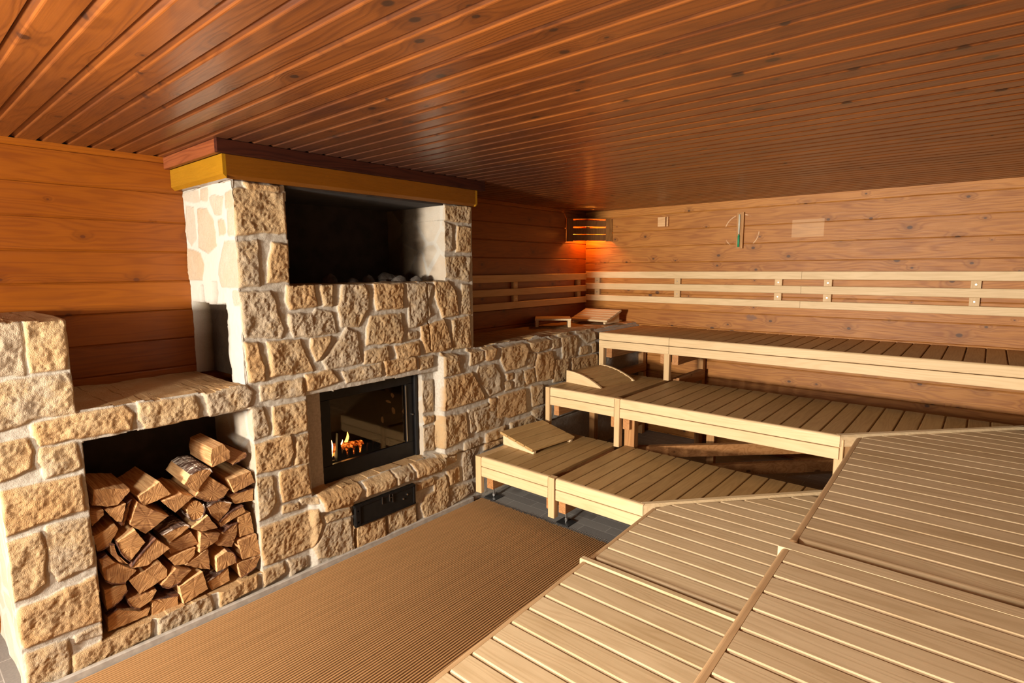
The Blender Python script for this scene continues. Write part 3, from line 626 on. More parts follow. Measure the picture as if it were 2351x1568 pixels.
# burning logs and flames
fl = thing('burning_log', (-.34, 2.1, .55), 'glowing orange log burning behind the stove glass', 'log')
m = MB(); m.cyl((-.36,2.0,.60),(-.33,2.24,.575),.045,14); m.build('charred_log', M['ember'], fl)
m = MB(); m.prism([(1.992,.55),(2.035,.55),(2.018,.74),(2.008,.74)], 0, -.275, -.25); m.build('dark_splinter', M['black'], fl)
fm = thing('flame', (-.34, 1.99, .55), 'bright yellow flame at the left of the stove window', 'flame')
def flame(cx, cy, cz, h, r, lean, mat, nm, par):
    m = MB(); m.new(); n = 10; rows = 9; b = 0
    for k in range(rows):
        t = k/(rows-1); rr = r*(math.sin(PI*min(1, .18+t*.82))**.7)*(1-t*.55)+.0008; ox = lean*t*t*h+.006*math.sin(t*7+cy*40)
        for i in range(n): a = i/n*2*PI; m.v.append((cx+math.cos(a)*rr*.6, cy+ox+math.sin(a)*rr, cz+t*h))
    for k in range(rows-1):
        for i in range(n): j = (i+1) % n; m.face((k*n+i, k*n+j, (k+1)*n+j, (k+1)*n+i))
    m.face(tuple(range(n))[::-1]); m.face(tuple((rows-1)*n+i for i in range(n))); return m.build(nm, mat, par, True)
flame(-.32,1.990,.555,.185,.017,-.05,M['flame_hot'],'flame_core',fm); flame(-.36,2.005,.56,.12,.016,.1,M['flame'],'flame_tongue',fm); flame(-.33,2.075,.57,.09,.010,.1,M['flame_hot'],'flame_tongue',fm); flame(-.35,2.13,.60,.10,.016,.2,M['flame'],'flame_tongue',fm)
fpl = bpy.data.lights.new('fire_glow','POINT'); fpl.energy = 1.2; fpl.color = (1,.35,.08); fpl.shadow_soft_size = .04; fo = bpy.data.objects.new('fire_glow', fpl); fo.location = (-.28,2.08,.68); C.objects.link(fo)
# ------------------------------------------------------------------ mantel and ceiling trim
b = MB(); P_ = lambda x1, y0_, y1_, z0_, z1_: None
mt = thing('mantel_beam', (0, 2.17, 2.31), 'glossy yellow-brown wooden mantel beam capping the stone chimney', 'beam')
b = MB(); x1 = .038; c_ = .018
b.prism([(XL+.002,2.312),(x1-c_,2.312),(x1,2.312+c_),(x1,2.43),(XL+.002,2.43)], 1, 1.270, 3.078); b.build('front_board', M['beam'], mt)
b = MB(); b.prism([(1.252,2.312+c_),(1.252+c_,2.312),(1.27,2.312),(1.27,2.43),(1.252,2.43)], 0, XL+.002, x1); b.build('return_board', M['beam_lit'], mt)
b = MB(); b.prism([(3.078,2.312),(3.084,2.312),(3.10,2.33),(3.10,2.43),(3.078,2.43)], 0, XL+.002, x1); b.build('return_board', M['beam_lit'], mt)
b = MB(); b.box((.030,1.222,2.432),(.062,3.162,2.499),.002,1); struct(b.build('trim_1', M['trim_dark']))
b = MB(); b.box((XL,1.222,2.432),(.030,1.250,2.499),.002,0); b.box((XL,3.13,2.432),(.030,3.162,2.499),.002,0); struct(b.build('trim_2', M['trim_red']))
# heater rocks in the upper chamber
def rock(p, r, seed, lab):
    bm = bmesh.new(); bmesh.ops.create_icosphere(bm, subdivisions=3, radius=r); rg = random.Random(seed); sx, sy, sz = [rg.uniform(.75,1.2) for _ in range(3)]
    from mathutils import noise as mn
    for v in bm.verts:
        n = mn.noise(v.co*12+Vector((seed,0,0)))*.35+mn.noise(v.co*34+Vector((seed,3,0)))*.12
        v.co = Vector((v.co.x*sx, v.co.y*sy, v.co.z*sz))*(1+n)
    me = bpy.data.meshes.new('heater_stone'); bm.to_mesh(me); bm.free(); me.materials.append(M['rock']); o = bpy.data.objects.new('heater_stone', me); o.location = p; C.objects.link(o)
    cust(o, lab, 'stone', 'heater rocks in the dark upper chamber')
rk = [((-.16,2.50,1.750),.055,'brightest grey rock, lit at the right of the dark chamber opening'),((-.20,2.39,1.740),.045,'grey rock just left of the brightest rock in the chamber'),((-.14,2.62,1.740),.048,'dark rounded rock against the right jamb of the chamber'),((-.27,2.46,1.765),.06,'dark rock behind the brightest rock in the chamber'),
 ((-.30,2.33,1.755),.055,'dim rock two places left of the brightest rock, set back'),((-.16,2.28,1.735),.042,'small dim rock left of centre right in the chamber'),((-.30,2.60,1.755),.055,'dark rock deep behind the right jamb of the chamber'),((-.22,2.16,1.740),.045,'dim rock near the middle of the chamber floor'),((-.35,2.05,1.755),.055,'barely visible rock deep in the middle of the chamber')]
for k, (p, r, lab) in enumerate(rk): rock(p, r, k+3, lab)
# ------------------------------------------------------------------ firewood
LOGLAB = [('wide pale block log with smooth top, far left of the top row','chunky split log with lit top, second from left in the top row','birch-barked round log reaching back under the topmost log','half-disc split log leaning below the birch-barked round log','topmost log of the pile with squared end and pale top','brown-barked log at upper right against the niche jamb',
'square split log below the topmost right corner','short log with dark bark top at the right edge, under the square one','flat lens-shaped split log in the middle, right of the chunky one','fully round branch log with white bark in the middle','half-round log with white bark top, right of the round branch','long slim split log slanting under the half-round white-barked one',
'wedge log directly below the round white-barked branch','large five-sided split log left of centre','triangular wedge log under the wide pale block','small log end at the left edge under the wide pale block','upright slab of dark bark wood beside the triangular wedge','square-cut log with lit top at the left edge of the third row',
'big five-sided log with rounded lower left side, third row','thin curved bark-edged slab left of the big five-sided log','crescent log with brown bark along its upper left','half-round log under white bark, centre of the pile','split log with stepped pale top, below the central white-barked log','half-moon log with its flat side up, in the centre',
'triangular reddish log right of centre','tall fan-shaped log with curved bark on its left','upright rectangular log at the right edge','square light log at the right edge, below the upright rectangle','arched log with curled dark bark on top, lower right','broad wedge log with vertical grain right of the half-moon log',
'half-round log with pale chipped left corner, lower left','small knobbly log at the left edge of the lower half','largest rectangular weathered log, lower left centre','dark half-moon log with bark below, right of the largest rectangle','wide rectangular log with a crack line, bottom centre right','squarish log with bark on its left, second from right at the bottom',
'dark quarter-round log in the bottom right corner','quarter-round log with grey bark on its right, lower left edge','flat half-moon log resting near the bottom, left of centre','pale trapezoid log with dark bark top on the bottom row','wide fan-shaped log in the bottom left corner')][0]
BARK = {2:(1,4,'w'),5:(2,4,'b'),7:(0,1,'b'),9:(5,8,'w'),10:(0,2,'w'),12:None,3:(2,5,'b'),19:(0,1,'b'),20:(0,2,'b'),21:(0,3,'w'),25:(1,3,'b'),28:(1,3,'b'),30:(3,5,'b'),33:(3,5,'b'),35:(0,1,'w'),37:(2,4,'b'),38:(3,5,'b'),39:(0,1,'b'),17:(3,4,'b'),11:(0,2,'b'),18:(3,5,'b'),31:(0,1,'b'),16:(0,2,'b'),36:(2,3,'b'),40:(0,1,'b')}
def log(k, pl):
    P = np.array(pl, float).reshape(-1, 2)/1000.; c = P.mean(0); P = c+(P-c)*.985; rg = random.Random(k+50); A = sum(P[i-1][0]*P[i][1]-P[i][0]*P[i-1][1] for i in range(len(P)))
    bk = BARK.get(k); fl = [False]*len(P)
    if bk:
        for i in range(bk[0], bk[1]): fl[i % len(P)] = True
    if k == 9: fl = [True]*len(P)
    P = [np.array(q) for q in P]
    for _ in range(2):
        Q = []; g = []; n = len(P)
        for i in range(n):
            if fl[i-1] and fl[i]:
                Q += [P[i]*.75+P[i-1]*.25, P[i]*.75+P[(i+1) % n]*.25]; g += [True, True]
            else: Q.append(P[i]); g.append(fl[i])
        P, fl = Q, g
    fx = {4:-.01,5:-.03,0:-.02}.get(k, rg.uniform(-.035,-.002)); ln = rg.uniform(.30,.36); tw = rg.uniform(-.02,.02); tz = rg.uniform(-.004,.012)
    o = thing('firewood_log', (fx, c[0], c[1]), LOGLAB[k], 'log', 'firewood stacked in the stone niche')
    out = []; src = []; n = len(P)
    for i in range(n):
        a, b2 = P[i], P[(i+1) % n]; sg = max(2, int(np.hypot(*(b2-a))/.014)); e = (b2-a); nn = np.array([e[1], -e[0]])/(np.hypot(*e)+1e-9)
        for q in range(sg):
            t = q/sg; out.append(a+e*t+nn*(rg.uniform(-.0018,.0018) if q else 0)); src.append(i)
    N = len(out); m = MB(); m.new(); rows = [0,.004,.12,.6,1.]
    for ri_, t in enumerate(rows):
        for i, q in enumerate(out):
            s_ = .985 if ri_ == 0 else 1-.03*t; jx = rg.uniform(-.002,.002) if ri_ == 0 else 0
            m.v.append((fx-ln*t+jx, c[0]+(q[0]-c[0])*s_+tw*t, c[1]+(q[1]-c[1])*s_+tz*t))
    for r in range(len(rows)-1):
        for i in range(N): j = (i+1) % N; m.face((r*N+i, r*N+j, (r+1)*N+j, (r+1)*N+i), 1 if r else 0)
    m.v.append((fx+rg.uniform(-.002,.002), c[0], c[1])); ci = len(m.v)-1
    for i in range(N): m.face((i, (i+1) % N, ci), 0)
    m.face(tuple((len(rows)-1)*N+i for i in range(N)), 0)
    m.build('split_wood', [M['log_end'], M['log_side']], o)
    if bk:
        t = bk[2]; st_ = 0
        if k == 9: bf = [src[i] > 4*n//9 for i in range(N)]
        else: bf = [fl[src[i]] for i in range(N)]
        st_ = next(i for i in range(N) if bf[i] and not bf[i-1]); ids = []
        while bf[(st_+len(ids)) % N] and len(ids) < N-1: ids.append((st_+len(ids)) % N)
        ids.append((st_+len(ids)) % N)
        m = MB(); m.new(); th = .0055 if t == 'b' else .007; sg = -1 if A < 0 else 1
        K = len(ids)
        for t_ in (0, .4, 1.):
            for lay in (0, 1):
                for i in ids:
                    q = np.array(out[i]); pr = np.array(out[i-1]); nx = np.array(out[(i+1) % N]); e = nx-pr; nn = np.array([e[1], -e[0]])/(np.hypot(*e)+1e-9)*(1 if A < 0 else 1)
                    if np.dot(nn, q-c) < 0: nn = -nn
                    w_ = q-nn*.001+nn*th*lay*rg.uniform(.6,1.1); s_ = 1-.03*t_
                    m.v.append((fx+.003-ln*t_*.98, c[0]+(w_[0]-c[0])*s_+tw*t_, c[1]+(w_[1]-c[1])*s_+tz*t_))
        R_ = 2*K
        for r in range(2):
            for i in range(K-1):
                m.face((r*R_+K+i, r*R_+K+i+1, (r+1)*R_+K+i+1, (r+1)*R_+K+i)); m.face((r*R_+i, r*R_+i+1, (r+1)*R_+i+1, (r+1)*R_+i))
            for i in (0, K-1): m.face((r*R_+i, r*R_+K+i, (r+1)*R_+K+i, (r+1)*R_+i))
        for r in (0, 2):
            for i in range(K-1): m.face((r*R_+i, r*R_+i+1, r*R_+K+i+1, r*R_+K+i))
        m.build('bark', M['bark_white'] if t == 'w' else M['bark'], o)
for k, pl in enumerate(LOGS): log(k, pl)
# ------------------------------------------------------------------ benches along the back wall
def rslat(x0, x1, z1, th=.026, ch=.0045): return [(x0+.001, z1-th), (x1-.001, z1-th), (x1, z1-th+.004), (x1, z1-ch), (x1-ch*.35, z1-ch*.35), (x1-ch, z1), (x0+ch, z1), (x0+ch*.35, z1-ch*.35), (x0, z1-ch), (x0, z1-th+.004)]
def rnose(y, z, w=.030, h=.0755, r=.016):   # (y,z) outline, front at y, top at z, round upper front edge
    pr = [(y+w, z-h), (y+.003, z-h), (y, z-h+.003)]
    for i in range(6): a = PI-(i/5)*PI/2; pr.append((y+r+math.cos(a)*r, z-r+math.sin(a)*r))
    pr.append((y+w, z)); return pr
def lerp_x(A, B): return lambda y: A[0]+(B[0]-A[0])*(y-A[1])/(B[1]-A[1])
def lerp_y(A, B): return lambda x: A[1]+(B[1]-A[1])*(x-A[0])/(B[0]-A[0])
def back_bench(label, zt, yf, yb, x0, x1, nsl, slx0, mitre=None, left=None, post=None, postb=0., rear=True, feet=(), joists=(), pitch=None, endx=None):
    o = thing('sauna_bench', ((x0+x1)/2, (yf+yb)/2, 0 if zt < .5 else 0), label, 'bench', 'slatted benches of the sauna')
    my = lerp_y(*mitre) if mitre else None
    m = MB(); ys = yf+.030; xs = slx0; p = pitch or (x1-slx0)/nsl; k = 0; xe = (endx if endx else x1)
    while xs < xe-.02:
        xa, xb = xs+.0042, min(xs+p, xe)-.0042
        if my:
            s0 = lambda q, my=my: max(ys, my(q[0])+.034)
        else: s0 = ys
        if not (my and my(xa)+.036 > yb): m.prism(rslat(xa, xb, zt), 1, s0, yb)
        xs += p; k += 1
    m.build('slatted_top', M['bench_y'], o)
    cut = (lambda q: mitre[0][0]+(q[1]-mitre[0][1])*0.) if mitre else x1
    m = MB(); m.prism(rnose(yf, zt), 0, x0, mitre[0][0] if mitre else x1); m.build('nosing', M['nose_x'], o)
    m = MB(); m.prism([(yf+.028, zt-.156), (yf+.003, zt-.156), (yf, zt-.153), (yf, zt-.084), (yf+.003, zt-.0805), (yf+.028, zt-.0805)], 0, x0, (mitre[0][0]-.002) if mitre else x1); m.build('fascia_board', M['nose_x'], o)
    if mitre:
        (ax, ay), (bx, by) = mitre; d = Vector((bx-ax, by-ay, 0)).normalized(); n = Vector((-d.y, d.x, 0))
        m = MB(); m.new(); pr = [(0,-.075),(0,-.012),(.010,-.002),(.034,0.001),(.034,-.03),(.03,-.075)]; b = len(m.v)
        for q in ((ax, ay), (bx, by)):
            for a, z in pr: m.v.append((q[0]+n.x*a, q[1]+n.y*a, zt+.001+z))
        for i in range(6): j = (i+1) % 6; m.face((i, j, 6+j, 6+i))
        m.face((5,4,3,2,1,0)); m.face((6,7,8,9,10,11)); m.build('mitre_edge_board', M['bench_x'], o)
    if left:   # vertical end board with rounded top and foot
        m = MB(); m.prism([(left[0]+.004, yf-.004), (left[1]-.004, yf-.004), (left[1], yf), (left[1], yf+.03), (left[0], yf+.03), (left[0], yf)], 2, left[2], zt-.001)
        m.box((left[0], yf+.03, zt-.03), (left[1], yb, zt-.001), .003, 1); m.build('end_board', M['bench_z'], o)
    for xa, xb in joists:
        m = MB(); m.box((xa, yf+.036, zt-.252), (xb, yb-.03, zt-.158), .003, 1); m.box((xa+.004, yf+.038, zt-.158), (xb-.004, yb-.04, zt-.027)); m.build('cross_beam', M['frame_y'], o)
    if post:
        for q in post:
            m = MB(); m.prism([(q[0]+.003, yf-.004+q[3]), (q[1]-.003, yf-.004+q[3]), (q[1], yf+q[3]), (q[1], yf+.045+q[3]), (q[0], yf+.045+q[3]), (q[0], yf+q[3])], 2, q[2], q[4]); m.build('leg', M['bench_z'], o)
    if rear:
        for q in rear:
            m = MB(); m.box((q[0], q[2], q[3]), (q[1], q[2]+.07, zt-.026), .003, 2); m.build('leg', M['frame_z'], o)
    for fx_ in feet:
        m = MB(); m.cyl((fx_, yf+.205, .006), (fx_, yf+.205, zt-.25), .0085, 12); m.cyl((fx_, yf+.205, .018), (fx_, yf+.205, .034), .015, 6); rod = m.build('adjusting_foot', M['steel'], o)
        m = MB(); m.box((fx_-.055, yf+.15, .001), (fx_+.055, yf+.26, .008), .001, 0); m.build('foot_plate', M['rubber'], rod)
    return o
z1, z2, z3 = .407, .8055, 1.205; y1, y2, y3 = 2.975, 3.858, 4.79; b1, b2 = 3.925, 4.845
MI1 = ((1.532, y1+.006), (2.36, 3.93)); MI2 = ((2.405, y2+.006), (3.30, 4.845))
A = [back_bench('low front bench section beside the stone wall, holding the flat headrest', z1, y1, b1, .166, .805, 6, .166, left=(.103,.163,.115), joists=((.19,.253),(.767,.806)), feet=(.105,), rear=((.10,.16,3.7,0),), pitch=.1103),
     back_bench('low front bench section in the middle with a mitred right end', z1, y1, b1, .872, 1.6, 7, .864, MI1, joists=((.875,.932),(1.45,1.50)), feet=(.820,), post=((.808,.862,.118,0,z1+.001),), rear=((.83,.89,3.7,0),(1.90,1.96,3.75,0)), pitch=.1127, endx=2.38),
     back_bench('middle-height bench section at the left, holding the curved headrest', z2, y2, b2, .166, .808, 6, .166, left=(.115,.160,z1), joists=((.183,.236),(.762,.811)), rear=((.10,.16,4.6,0),), pitch=.108),
     back_bench('middle-height bench section behind the low bench, mitred at its right end', z2, y2, b2, .862, 2.4, 13, .862, MI2, joists=((.872,.930),), post=((.811,.860,z1,0,z2+.001),(2.375,2.425,.12,.02,z2-.03)), rear=((.86,.95,3.94,0),(2.3,2.37,4.6,0),(3.0,3.07,4.65,0)), pitch=.1185, endx=3.32),
     back_bench('top bench section at the left end under the corner lamp', z3, y3, L-.003, .084, .830, 7, .084, joists=((.149,.211),(.735,.789)), post=((.085,.138,z2,.0,z3-.15),(.787,.841,z2,.0,z3-.15)), rear=((.10,.16,5.6,0),(.78,.84,5.6,0)), pitch=.1066),
     back_bench('long top bench section running to the right under the backrest', z3, y3, L-.003, .833, XR-.003, 30, .833, joists=((.851,.910),(3.36,3.42)), rear=((3.36,3.42,5.6,0),), pitch=.1168)]
# under-frame timbers seen below the middle bench
fr3 = thing('bench_underframe', (1.6, 4.3, 0), 'reddish timber rails running under the middle bench', 'frame')
def drail(m, p, q, z0_, z1_, th=.045):
    p = Vector((p[0], p[1], 0)); q = Vector((q[0], q[1], 0)); d = (q-p).normalized(); n = Vector((-d.y, d.x, 0))*th; m.new(); b = len(m.v)
    for z in (z0_, z1_):
        for v in (p, q, q+n, p+n): m.v.append((v.x, v.y, z))
    for f in ((0,1,2,3),(4,5,6,7),(0,1,5,4),(1,2,6,5),(2,3,7,6),(3,0,4,7)): m.face(tuple(b+i for i in f))
m = MB(); drail(m, (.86,4.05), (2.36,5.52), .26, .36); m.build('rail', M['frame_y'], fr3)
m = MB(); drail(m, (1.20,4.33), (2.45,5.66), .09, .19); m.build('rail', M['frame_y'], fr3)
m = MB(); m.box((.80,4.98,.70),(.86,5.60,.80),.003,1); m.build('rail', M['frame_y'], fr3)
m = MB(); m.box((.14,4.98,.72),(.20,5.60,.79),.003,1); m.build('rail', M['frame_y'], fr3)
for px_, py_, zt_ in ((1.24,4.72,.68), (.88,4.06,.26), (2.28,5.5,.26), (1.25,4.40,.09), (2.36,5.6,.09)):
    m = MB(); m.box((px_,py_,0),(px_+.07,py_+.06,zt_),.003,2); m.build('post', M['frame_z'], fr3)
for xx in (.80, .14):
    m = MB(); m.box((xx,5.54,0),(xx+.06,5.60,.70),.003,2); m.build('post', M['frame_z'], fr3)
# ------------------------------------------------------------------ side benches (slats run across, ends follow the slightly skewed nosing)
def side_bench(label, zt, xf, xb, ya, yb, joints, mitre=None, rail=None, leg=(), rise=.006, ce=.005):
    """xf: function of y for the front edge; joints: slat boundaries in y"""
    o = thing('sauna_bench', (xb-.4, (ya+yb)/2, 0), label, 'bench', 'slatted benches of the sauna')
    mx = lerp_x(*mitre) if mitre else None; m = MB()
    for a, b in zip(joints[:-1], joints[1:]):
        ya_, yb_ = min(a, b)+.004, max(a, b)-.004
        pr = [(q[0], q[1]) for q in rslat(ya_, yb_, zt, .026, .007)]
        f0 = lambda q: xf(q[1])+.030
        if mx and ya_ > mitre[0][1]-.03: f0 = lambda q: max(xf(q[1])+.030, mx(q[1])+.004)
        m.prism(pr, 0, f0, xb)
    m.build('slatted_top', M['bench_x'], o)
    # nosing, (x,z) outline swept in y
    pn = rnose(0, zt-.001, .028, .078, .015); ye = min(yb, mitre[0][1]) if mitre else yb
    m = MB(); m.new(); n = len(pn)
    for yy in (ya, ye):
        for q in pn: m.v.append((xf(yy)+q[0], yy, q[1]))
    for i in range(n): j = (i+1) % n; m.face((i, j, n+j, n+i))
    m.face(tuple(range(n))[::-1]); m.face(tuple(range(n, 2*n))); m.build('nosing', M['nose_y'], o)
    m = MB(); m.new()
    for yy in (ya, ye):
        for q in ((0, zt-.156), (.027, zt-.156), (.027, zt-.080), (0, zt-.080)): m.v.append((xf(yy)+q[0], yy, q[1]))
    for i in range(4): j = (i+1) % 4; m.face((i, j, 4+j, 4+i))
    m.face((3,2,1,0)); m.face((4,5,6,7)); m.build('fascia_board', M['nose_y'], o)
    if rail:
        x0 = xf(rail[0])-.012; m = MB(); m.new(); zz = zt+rise; h = .13
        pr = [(rail[0], zz-h), (rail[1], zz-h), (rail[1], zz-.004), (rail[1]-.004, zz), (rail[0]+ce, zz), (rail[0], zz-ce)]
        m.prism(pr, 0, x0, xb); m.build('end_rail', M['bench_x'], o)
    for yy in leg:
        for xx in (xf(yy)+.05, xb-.12):
            m = MB(); m.box((xx, yy, 0), (xx+.06, yy+.06, zt-.03), .003, 2); m.build('leg', M['frame_z'], o)
    for yy in leg:
        m = MB(); m.box((xf(yy)+.04, yy+.06, zt-.10), (xb-.02, yy+.11, zt-.027), .003, 0); m.build('cross_beam', M['frame_y'], o)
    return o
def fx1(y): return 1.604-.033*(y-2.25)
def fx2(y): return 2.520-.024*(y-2.20)
P = .1185
jn = [2.186-P*k for k in range(0, 48)]; jf = [2.276+P*k for k in range(0, 14)]
jn2 = [2.206-.004-P*k for k in range(0, 48)]; jf2 = [2.290+P*k for k in range(0, 22)]
MS1 = ((1.555, 3.0), (2.36, 3.905)); MS2 = ((2.455, 3.93), (3.41, 4.96))
side_bench('low side bench section nearest the camera, in the bright lower middle', z1, fx1, 2.62, -3.5, 2.186, jn, rail=(2.190, 2.226), leg=(.1, 1.0, 1.9))
side_bench('low side bench section reaching the low back bench at its mitred end', z1-.010, fx1, 2.60, 2.250, 3.94, jf, MS1, leg=(2.35,))
side_bench('upper side bench section nearest the camera, ending in a raised rounded rail', z2, fx2, 3.42, -3.5, 2.140, [j-.05 for j in jn2], rail=(2.146, 2.214), leg=(.1, 1.0, 1.8), rise=.0005, ce=.001)
side_bench('upper side bench section farther back, running under the mitred edge of the middle bench', z2-.014, fx2, 3.41, 2.262, 4.9, jf2, MS2, leg=(2.5,))
o = side_bench('highest side bench along the right wall behind the camera', z3, lambda y: 3.43, XR-.003, -3.5, 4.78, [-3.5+.1180*k for k in range(71)], leg=(.1, 2.0, 3.9))
# ------------------------------------------------------------------ headrests
def xf_mesh(m, M4):
    m.v = [tuple(M4 @ Vector(v)) for v in m.v]
def wedge(loc, rz, label, w=.50, d=.36, h0=.022, h1=.092, nsl=4):
    """slats along local y (length w); rises from x=d (low) to x=0 (high)"""
    o = thing('headrest', loc, label, 'headrest', 'loose wooden headrests'); R_ = Matrix.Rotation(rz, 4, 'Z'); ang = math.atan2(h1-h0, d)
    sl = MB(); sw = d/math.cos(ang)/nsl
    for k in range(nsl):
        q = MB(); q.box((k*sw+.0045, -w/2, 0), ((k+1)*sw-.0045, w/2, .021), .003, 1); q.k = random.random()
        T = Matrix.Translation((0, 0, h1)) @ Matrix.Rotation(ang, 4, 'Y'); xf_mesh(q, T); b = len(sl.v); sl.v += q.v; kk = random.random()
        for f in q.f: sl.f.append(tuple(i+b for i in f)); sl.id.append(kk); sl.mi.append(0)
    xf_mesh(sl, Matrix.Translation(loc) @ R_); sl.build('slats', M['bench_y'] if abs(math.cos(rz)) > .7 else M['bench_x'], o)
    for yy in (-w/2+.02, w/2-.045):
        m = MB(); m.prism([(.02, 0.), (d-.012, 0.), (d-.004, h0-.002), (.02, h1-.006)], 1, yy, yy+.025); xf_mesh(m, Matrix.Translation(loc) @ R_); m.build('side_cheek', M['bench_x'], o)
    return o
wedge((.095,3.545,z1+.001), math.radians(-6), 'flat sloping slatted headrest on the low bench next to the stone wall', w=.50, d=.38)
wedge((-.30,5.50,1.243), math.radians(-88), 'flat sloping slatted headrest on the stone ledge under the corner lamp', w=.46, d=.34, nsl=5, h1=.12)
def arc(loc, rz, label, w=.50, d=.40, h=.108):
    o = thing('headrest', loc, label, 'headrest', 'loose wooden headrests'); T = Matrix.Translation(loc) @ Matrix.Rotation(rz, 4, 'Z')
    def top(x): t = x/d; return h*(1-t**2.1)*.96+.006
    n = 16
    for yy in (-w/2, w/2-.02):
        pr = [(0, 0.), (d, 0.)]+[(x, top(x)) for x in [d*(1-i/n) for i in range(n+1)]]
        m = MB(); m.prism(pr, 1, yy, yy+.02); xf_mesh(m, T); m.build('curved_side', M['nose_x'], o)
    xs = [.004]
    sl = MB(); x = .006
    for k in range(6):
        xb_ = x+.0515; za, zb = top(x)-.006, top(min(xb_, d))-.006; dx = xb_-x; ln = math.hypot(dx, zb-za); nx, nz = -(zb-za)/ln, dx/ln
        sl.prism([(x, za-.026), (xb_, zb-.026), (xb_, zb-.003), (xb_-.003, zb), (x+.003, za), (x, za-.003)], 1, -w/2+.02, w/2-.02); x = xb_+.012
    xf_mesh(sl, T); sl.build('slats', M['bench_y'], o)
    return o
arc((.175,4.385,z2+.001), math.radians(-7), 'curved slatted headrest on the middle bench next to the stone wall')
# headrest seen edge-on on the ledge
t = thing('headrest', (-.44,4.715,1.243), 'headrest seen edge-on lying on the stone ledge, left of the sloping one', 'headrest', 'loose wooden headrests')
m = MB(); T = Matrix.Translation((-.44,4.715,1.243)) @ Matrix.Rotation(math.radians(37), 4, 'Z')
m.box((-.185,-.16,.070),(.185,.16,.088),.003,0); xf_mesh(m, T); m.build('slats', M['bench_x'], t)
for a in (-.180, .152):
    m = MB(); m.box((a,-.155,.0),(a+.03,.155,.070),.003,1); xf_mesh(m, T); m.build('side_cheek', M['nose_x'], t)
# ------------------------------------------------------------------ backrests
def backrest(label, axis, bands, a0, a1, wall, sgn, brk, n=None):
    mid = (a0+a1)/2; loc = (mid, wall, bands[-1][0]) if axis == 0 else (wall, mid, bands[-1][0]); o = thing('backrest', loc, label, 'backrest', 'three-slat backrests on the walls')
    for z0_, z1_ in bands:
        m = MB()
        if axis == 0: m.box((a0, wall-.060, z0_), (a1, wall-.036, z1_), .004, 0)
        else: m.box((wall+.036, a0, z0_), (wall+.060, a1, z1_), .004, 1)
        m.build('slat', M['nose_x'] if axis == 0 else M['nose_y'], o)
    for bx in brk:
        m = MB()
        if axis == 0: m.box((bx-.033, wall-.036, bands[-1][0]+.01), (bx+.033, wall-.002, bands[0][1]-.012), .002, 2)
        else: m.box((wall+.002, bx-.033, bands[-1][0]+.01), (wall+.036, bx+.033, bands[0][1]-.012), .002, 2)
        bo = m.build('bracket', M['bench_z'], o)
        m = MB()
        for zz in ((bands[0][0]+bands[1][1])/2, (bands[1][0]+bands[2][1])/2):
            if axis == 0: m.cyl((bx, wall-.039, zz), (bx, wall-.035, zz), .006, 10)
            else: m.cyl((wall+.035, bx, zz), (wall+.039, bx, zz), .006, 10)
        m.build('screw', M['steel'], bo)
BB = ((1.731,1.805),(1.600,1.672),(1.465,1.533)); BL = ((1.71,1.785),(1.575,1.645),(1.44,1.51))
backrest('pale three-slat backrest on the back wall, left section up to the joint', 0, BB, -.645, 1.709, L, -1, (-.50,.497,1.506))
backrest('pale three-slat backrest on the back wall, right section beyond the joint', 0, BB, 1.711, XR-.03, L, -1, (1.924,2.952,3.9))
backrest('shaded three-slat backrest on the left wall behind the stone ledge', 1, BL, 3.10, 5.64, XL, 1, (4.36,5.52))
# ------------------------------------------------------------------ corner lamp
A_ = Vector((-.686,5.30,0)); B_ = Vector((-.335,5.708,0)); d_ = (B_-A_).normalized(); n_ = Vector((d_.y,-d_.x,0))
lp = thing('corner_lamp', (-.52,5.55,2.15), 'louvred wooden corner lamp glowing orange high in the far corner', 'lamp')
def slab(m, s0, s1, z0_, z1_, o0, o1):
    m.new(); b = len(m.v)
    for z in (z0_, z1_):
        for s_, o_ in ((s0,o0),(s1,o0),(s1,o1),(s0,o1)): p = A_+d_*s_+n_*o_; m.v.append((p.x, p.y, z))
    for f in ((0,1,2,3),(4,5,6,7),(0,1,5,4),(1,2,6,5),(2,3,7,6),(3,0,4,7)): m.face(tuple(b+i for i in f))
W_ = (B_-A_).length
m = MB(); slab(m, 0, .075, 2.150, 2.405, 0, .018); m.build('side_board', M['lampwood'], lp)
m = MB(); slab(m, W_-.075, W_, 2.150, 2.405, 0, .018); m.build('side_board', M['lampwood'], lp)
for z in (2.158, 2.233, 2.318):
    m = MB(); slab(m, .07, W_-.07, z, z+.068, -.006, .010); m.build('louvre', M['lampwood'], lp)
m = MB(); m.prism([(-.684,5.31),(-.34,5.705),(-.684,5.705)], 2, 2.404, 2.412); m.build('lid', M['lampwood'], lp)
bm = bmesh.new(); bmesh.ops.create_uvsphere(bm, u_segments=16, v_segments=10, radius=.028); me = bpy.data.meshes.new('bulb'); bm.to_mesh(me); bm.free(); me.materials.append(M['bulb']); bo = bpy.data.objects.new('bulb', me); bo.parent = lp; bo.location = (-.07,.05,.12); C.objects.link(bo)
m = MB(); m.cyl((-.59,5.60,2.30),(-.59,5.60,2.34),.018); m.box((-.66,5.52,2.34),(-.54,5.68,2.36)); m.build('lamp_socket', M['black'], lp)
pl = bpy.data.lights.new('lamp_glow','POINT'); pl.energy = 22; pl.color = (1,.27,.025); pl.shadow_soft_size = .03; po = bpy.data.objects.new('lamp_glow', pl); po.location = (-.57,5.58,2.245); C.objects.link(po)
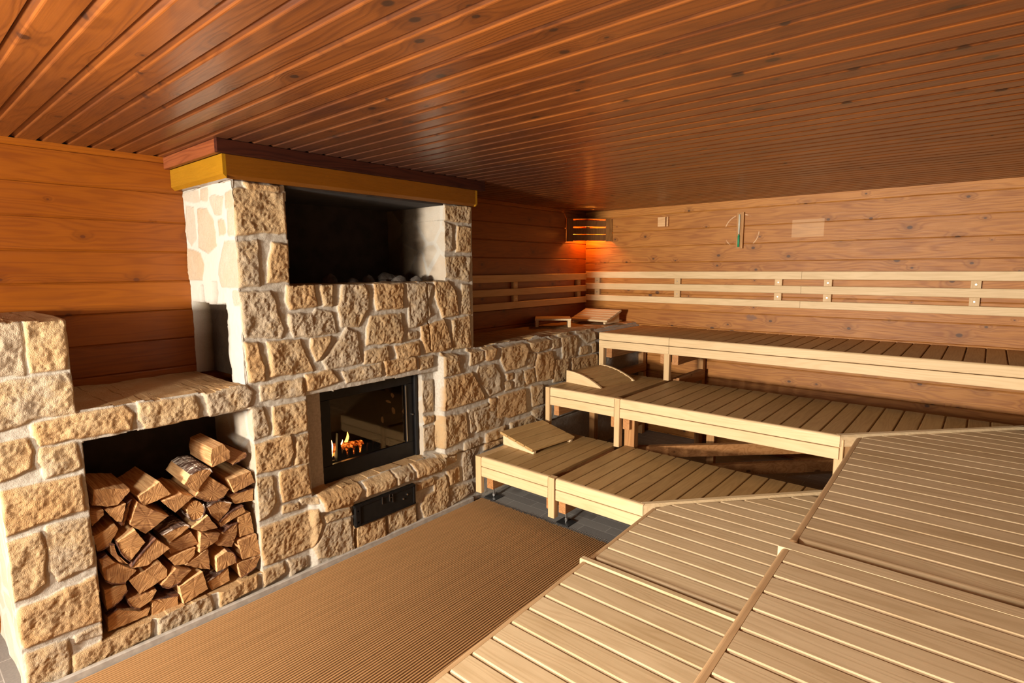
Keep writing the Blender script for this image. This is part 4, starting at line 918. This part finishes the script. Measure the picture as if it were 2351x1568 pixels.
# ------------------------------------------------------------------ sand timer and wall block
t = thing('sand_timer', (1.13,L,2.03), 'slim vertical sand timer with green sand on the back wall', 'sand timer')
m = MB(); m.box((1.085,L-.014,2.03),(1.155,L-.002,2.378),.002,2); m.box((1.138,L-.034,2.03),(1.157,L-.014,2.378),.002,2); m.build('wooden_holder', M['frame_z'], t)
m = MB(); m.cyl((1.113,L-.026,2.185),(1.113,L-.026,2.36),.0085,14); m.cyl((1.113,L-.026,2.170),(1.113,L-.026,2.185),.003,10,r1=.0085); m.build('glass_tube', M['paleglass'], t, True)
m = MB(); m.cyl((1.113,L-.026,2.045),(1.113,L-.026,2.155),.0095,14); m.cyl((1.113,L-.026,2.155),(1.113,L-.026,2.170),.0095,10,r1=.003); m.build('green_sand', M['green'], t, True)
t = thing('wall_block', (.31,L,2.285), 'small square wooden block on the back wall right of the lamp', 'block')
m = MB(); m.box((.253,L-.035,2.285),(.338,L-.002,2.386),.002,0); m.build('block_body', M['block'], t)
m = MB(); m.box((.350,L-.030,2.285),(.368,L-.002,2.386),.002,2); m.build('side_strip', M['block'], t)
# ------------------------------------------------------------------ ribbed floor mats
def mat_(label, x0, x1, ya, yb):
    o = thing('floor_mat', ((x0+x1)/2, (ya+yb)/2, 0), label, 'mat', 'ribbed floor mats in front of the fireplace'); n = round((x1-x0)/.0158); p = (x1-x0)/n; m = MB(); rg = random.Random(int(x0*99))
    for k in range(n):
        xa = x0+k*p; m.prism([(xa+.0015,.004),(xa+p-.0065,.004),(xa+p-.0065,.0125),(xa+p-.0080,.014),(xa+.003,.014),(xa+.0015,.0125)], 1, ya, yb+rg.uniform(-.006,.006))
    m.build('ribs', M['mat'], o)
    m = MB(); k = ya+.04
    while k < yb: m.box((x0,k,.001),(x1,k+.008,.0055)); k += .075
    m.build('cross_threads', M['rubber'], o)
    return o
mat_('brown ribbed floor mat along the fireplace base, wider of the two', .058, .937, -3.5, 3.085)
mat_('brown ribbed floor mat strip next to the low side bench', .939, 1.27, -3.5, 3.083)
# skirting strip at the fireplace foot
m = MB(); m.box((.028,.30,0),(.052,3.0,.045),.004,1); struct(m.build('baseboard_left', M['socket']))
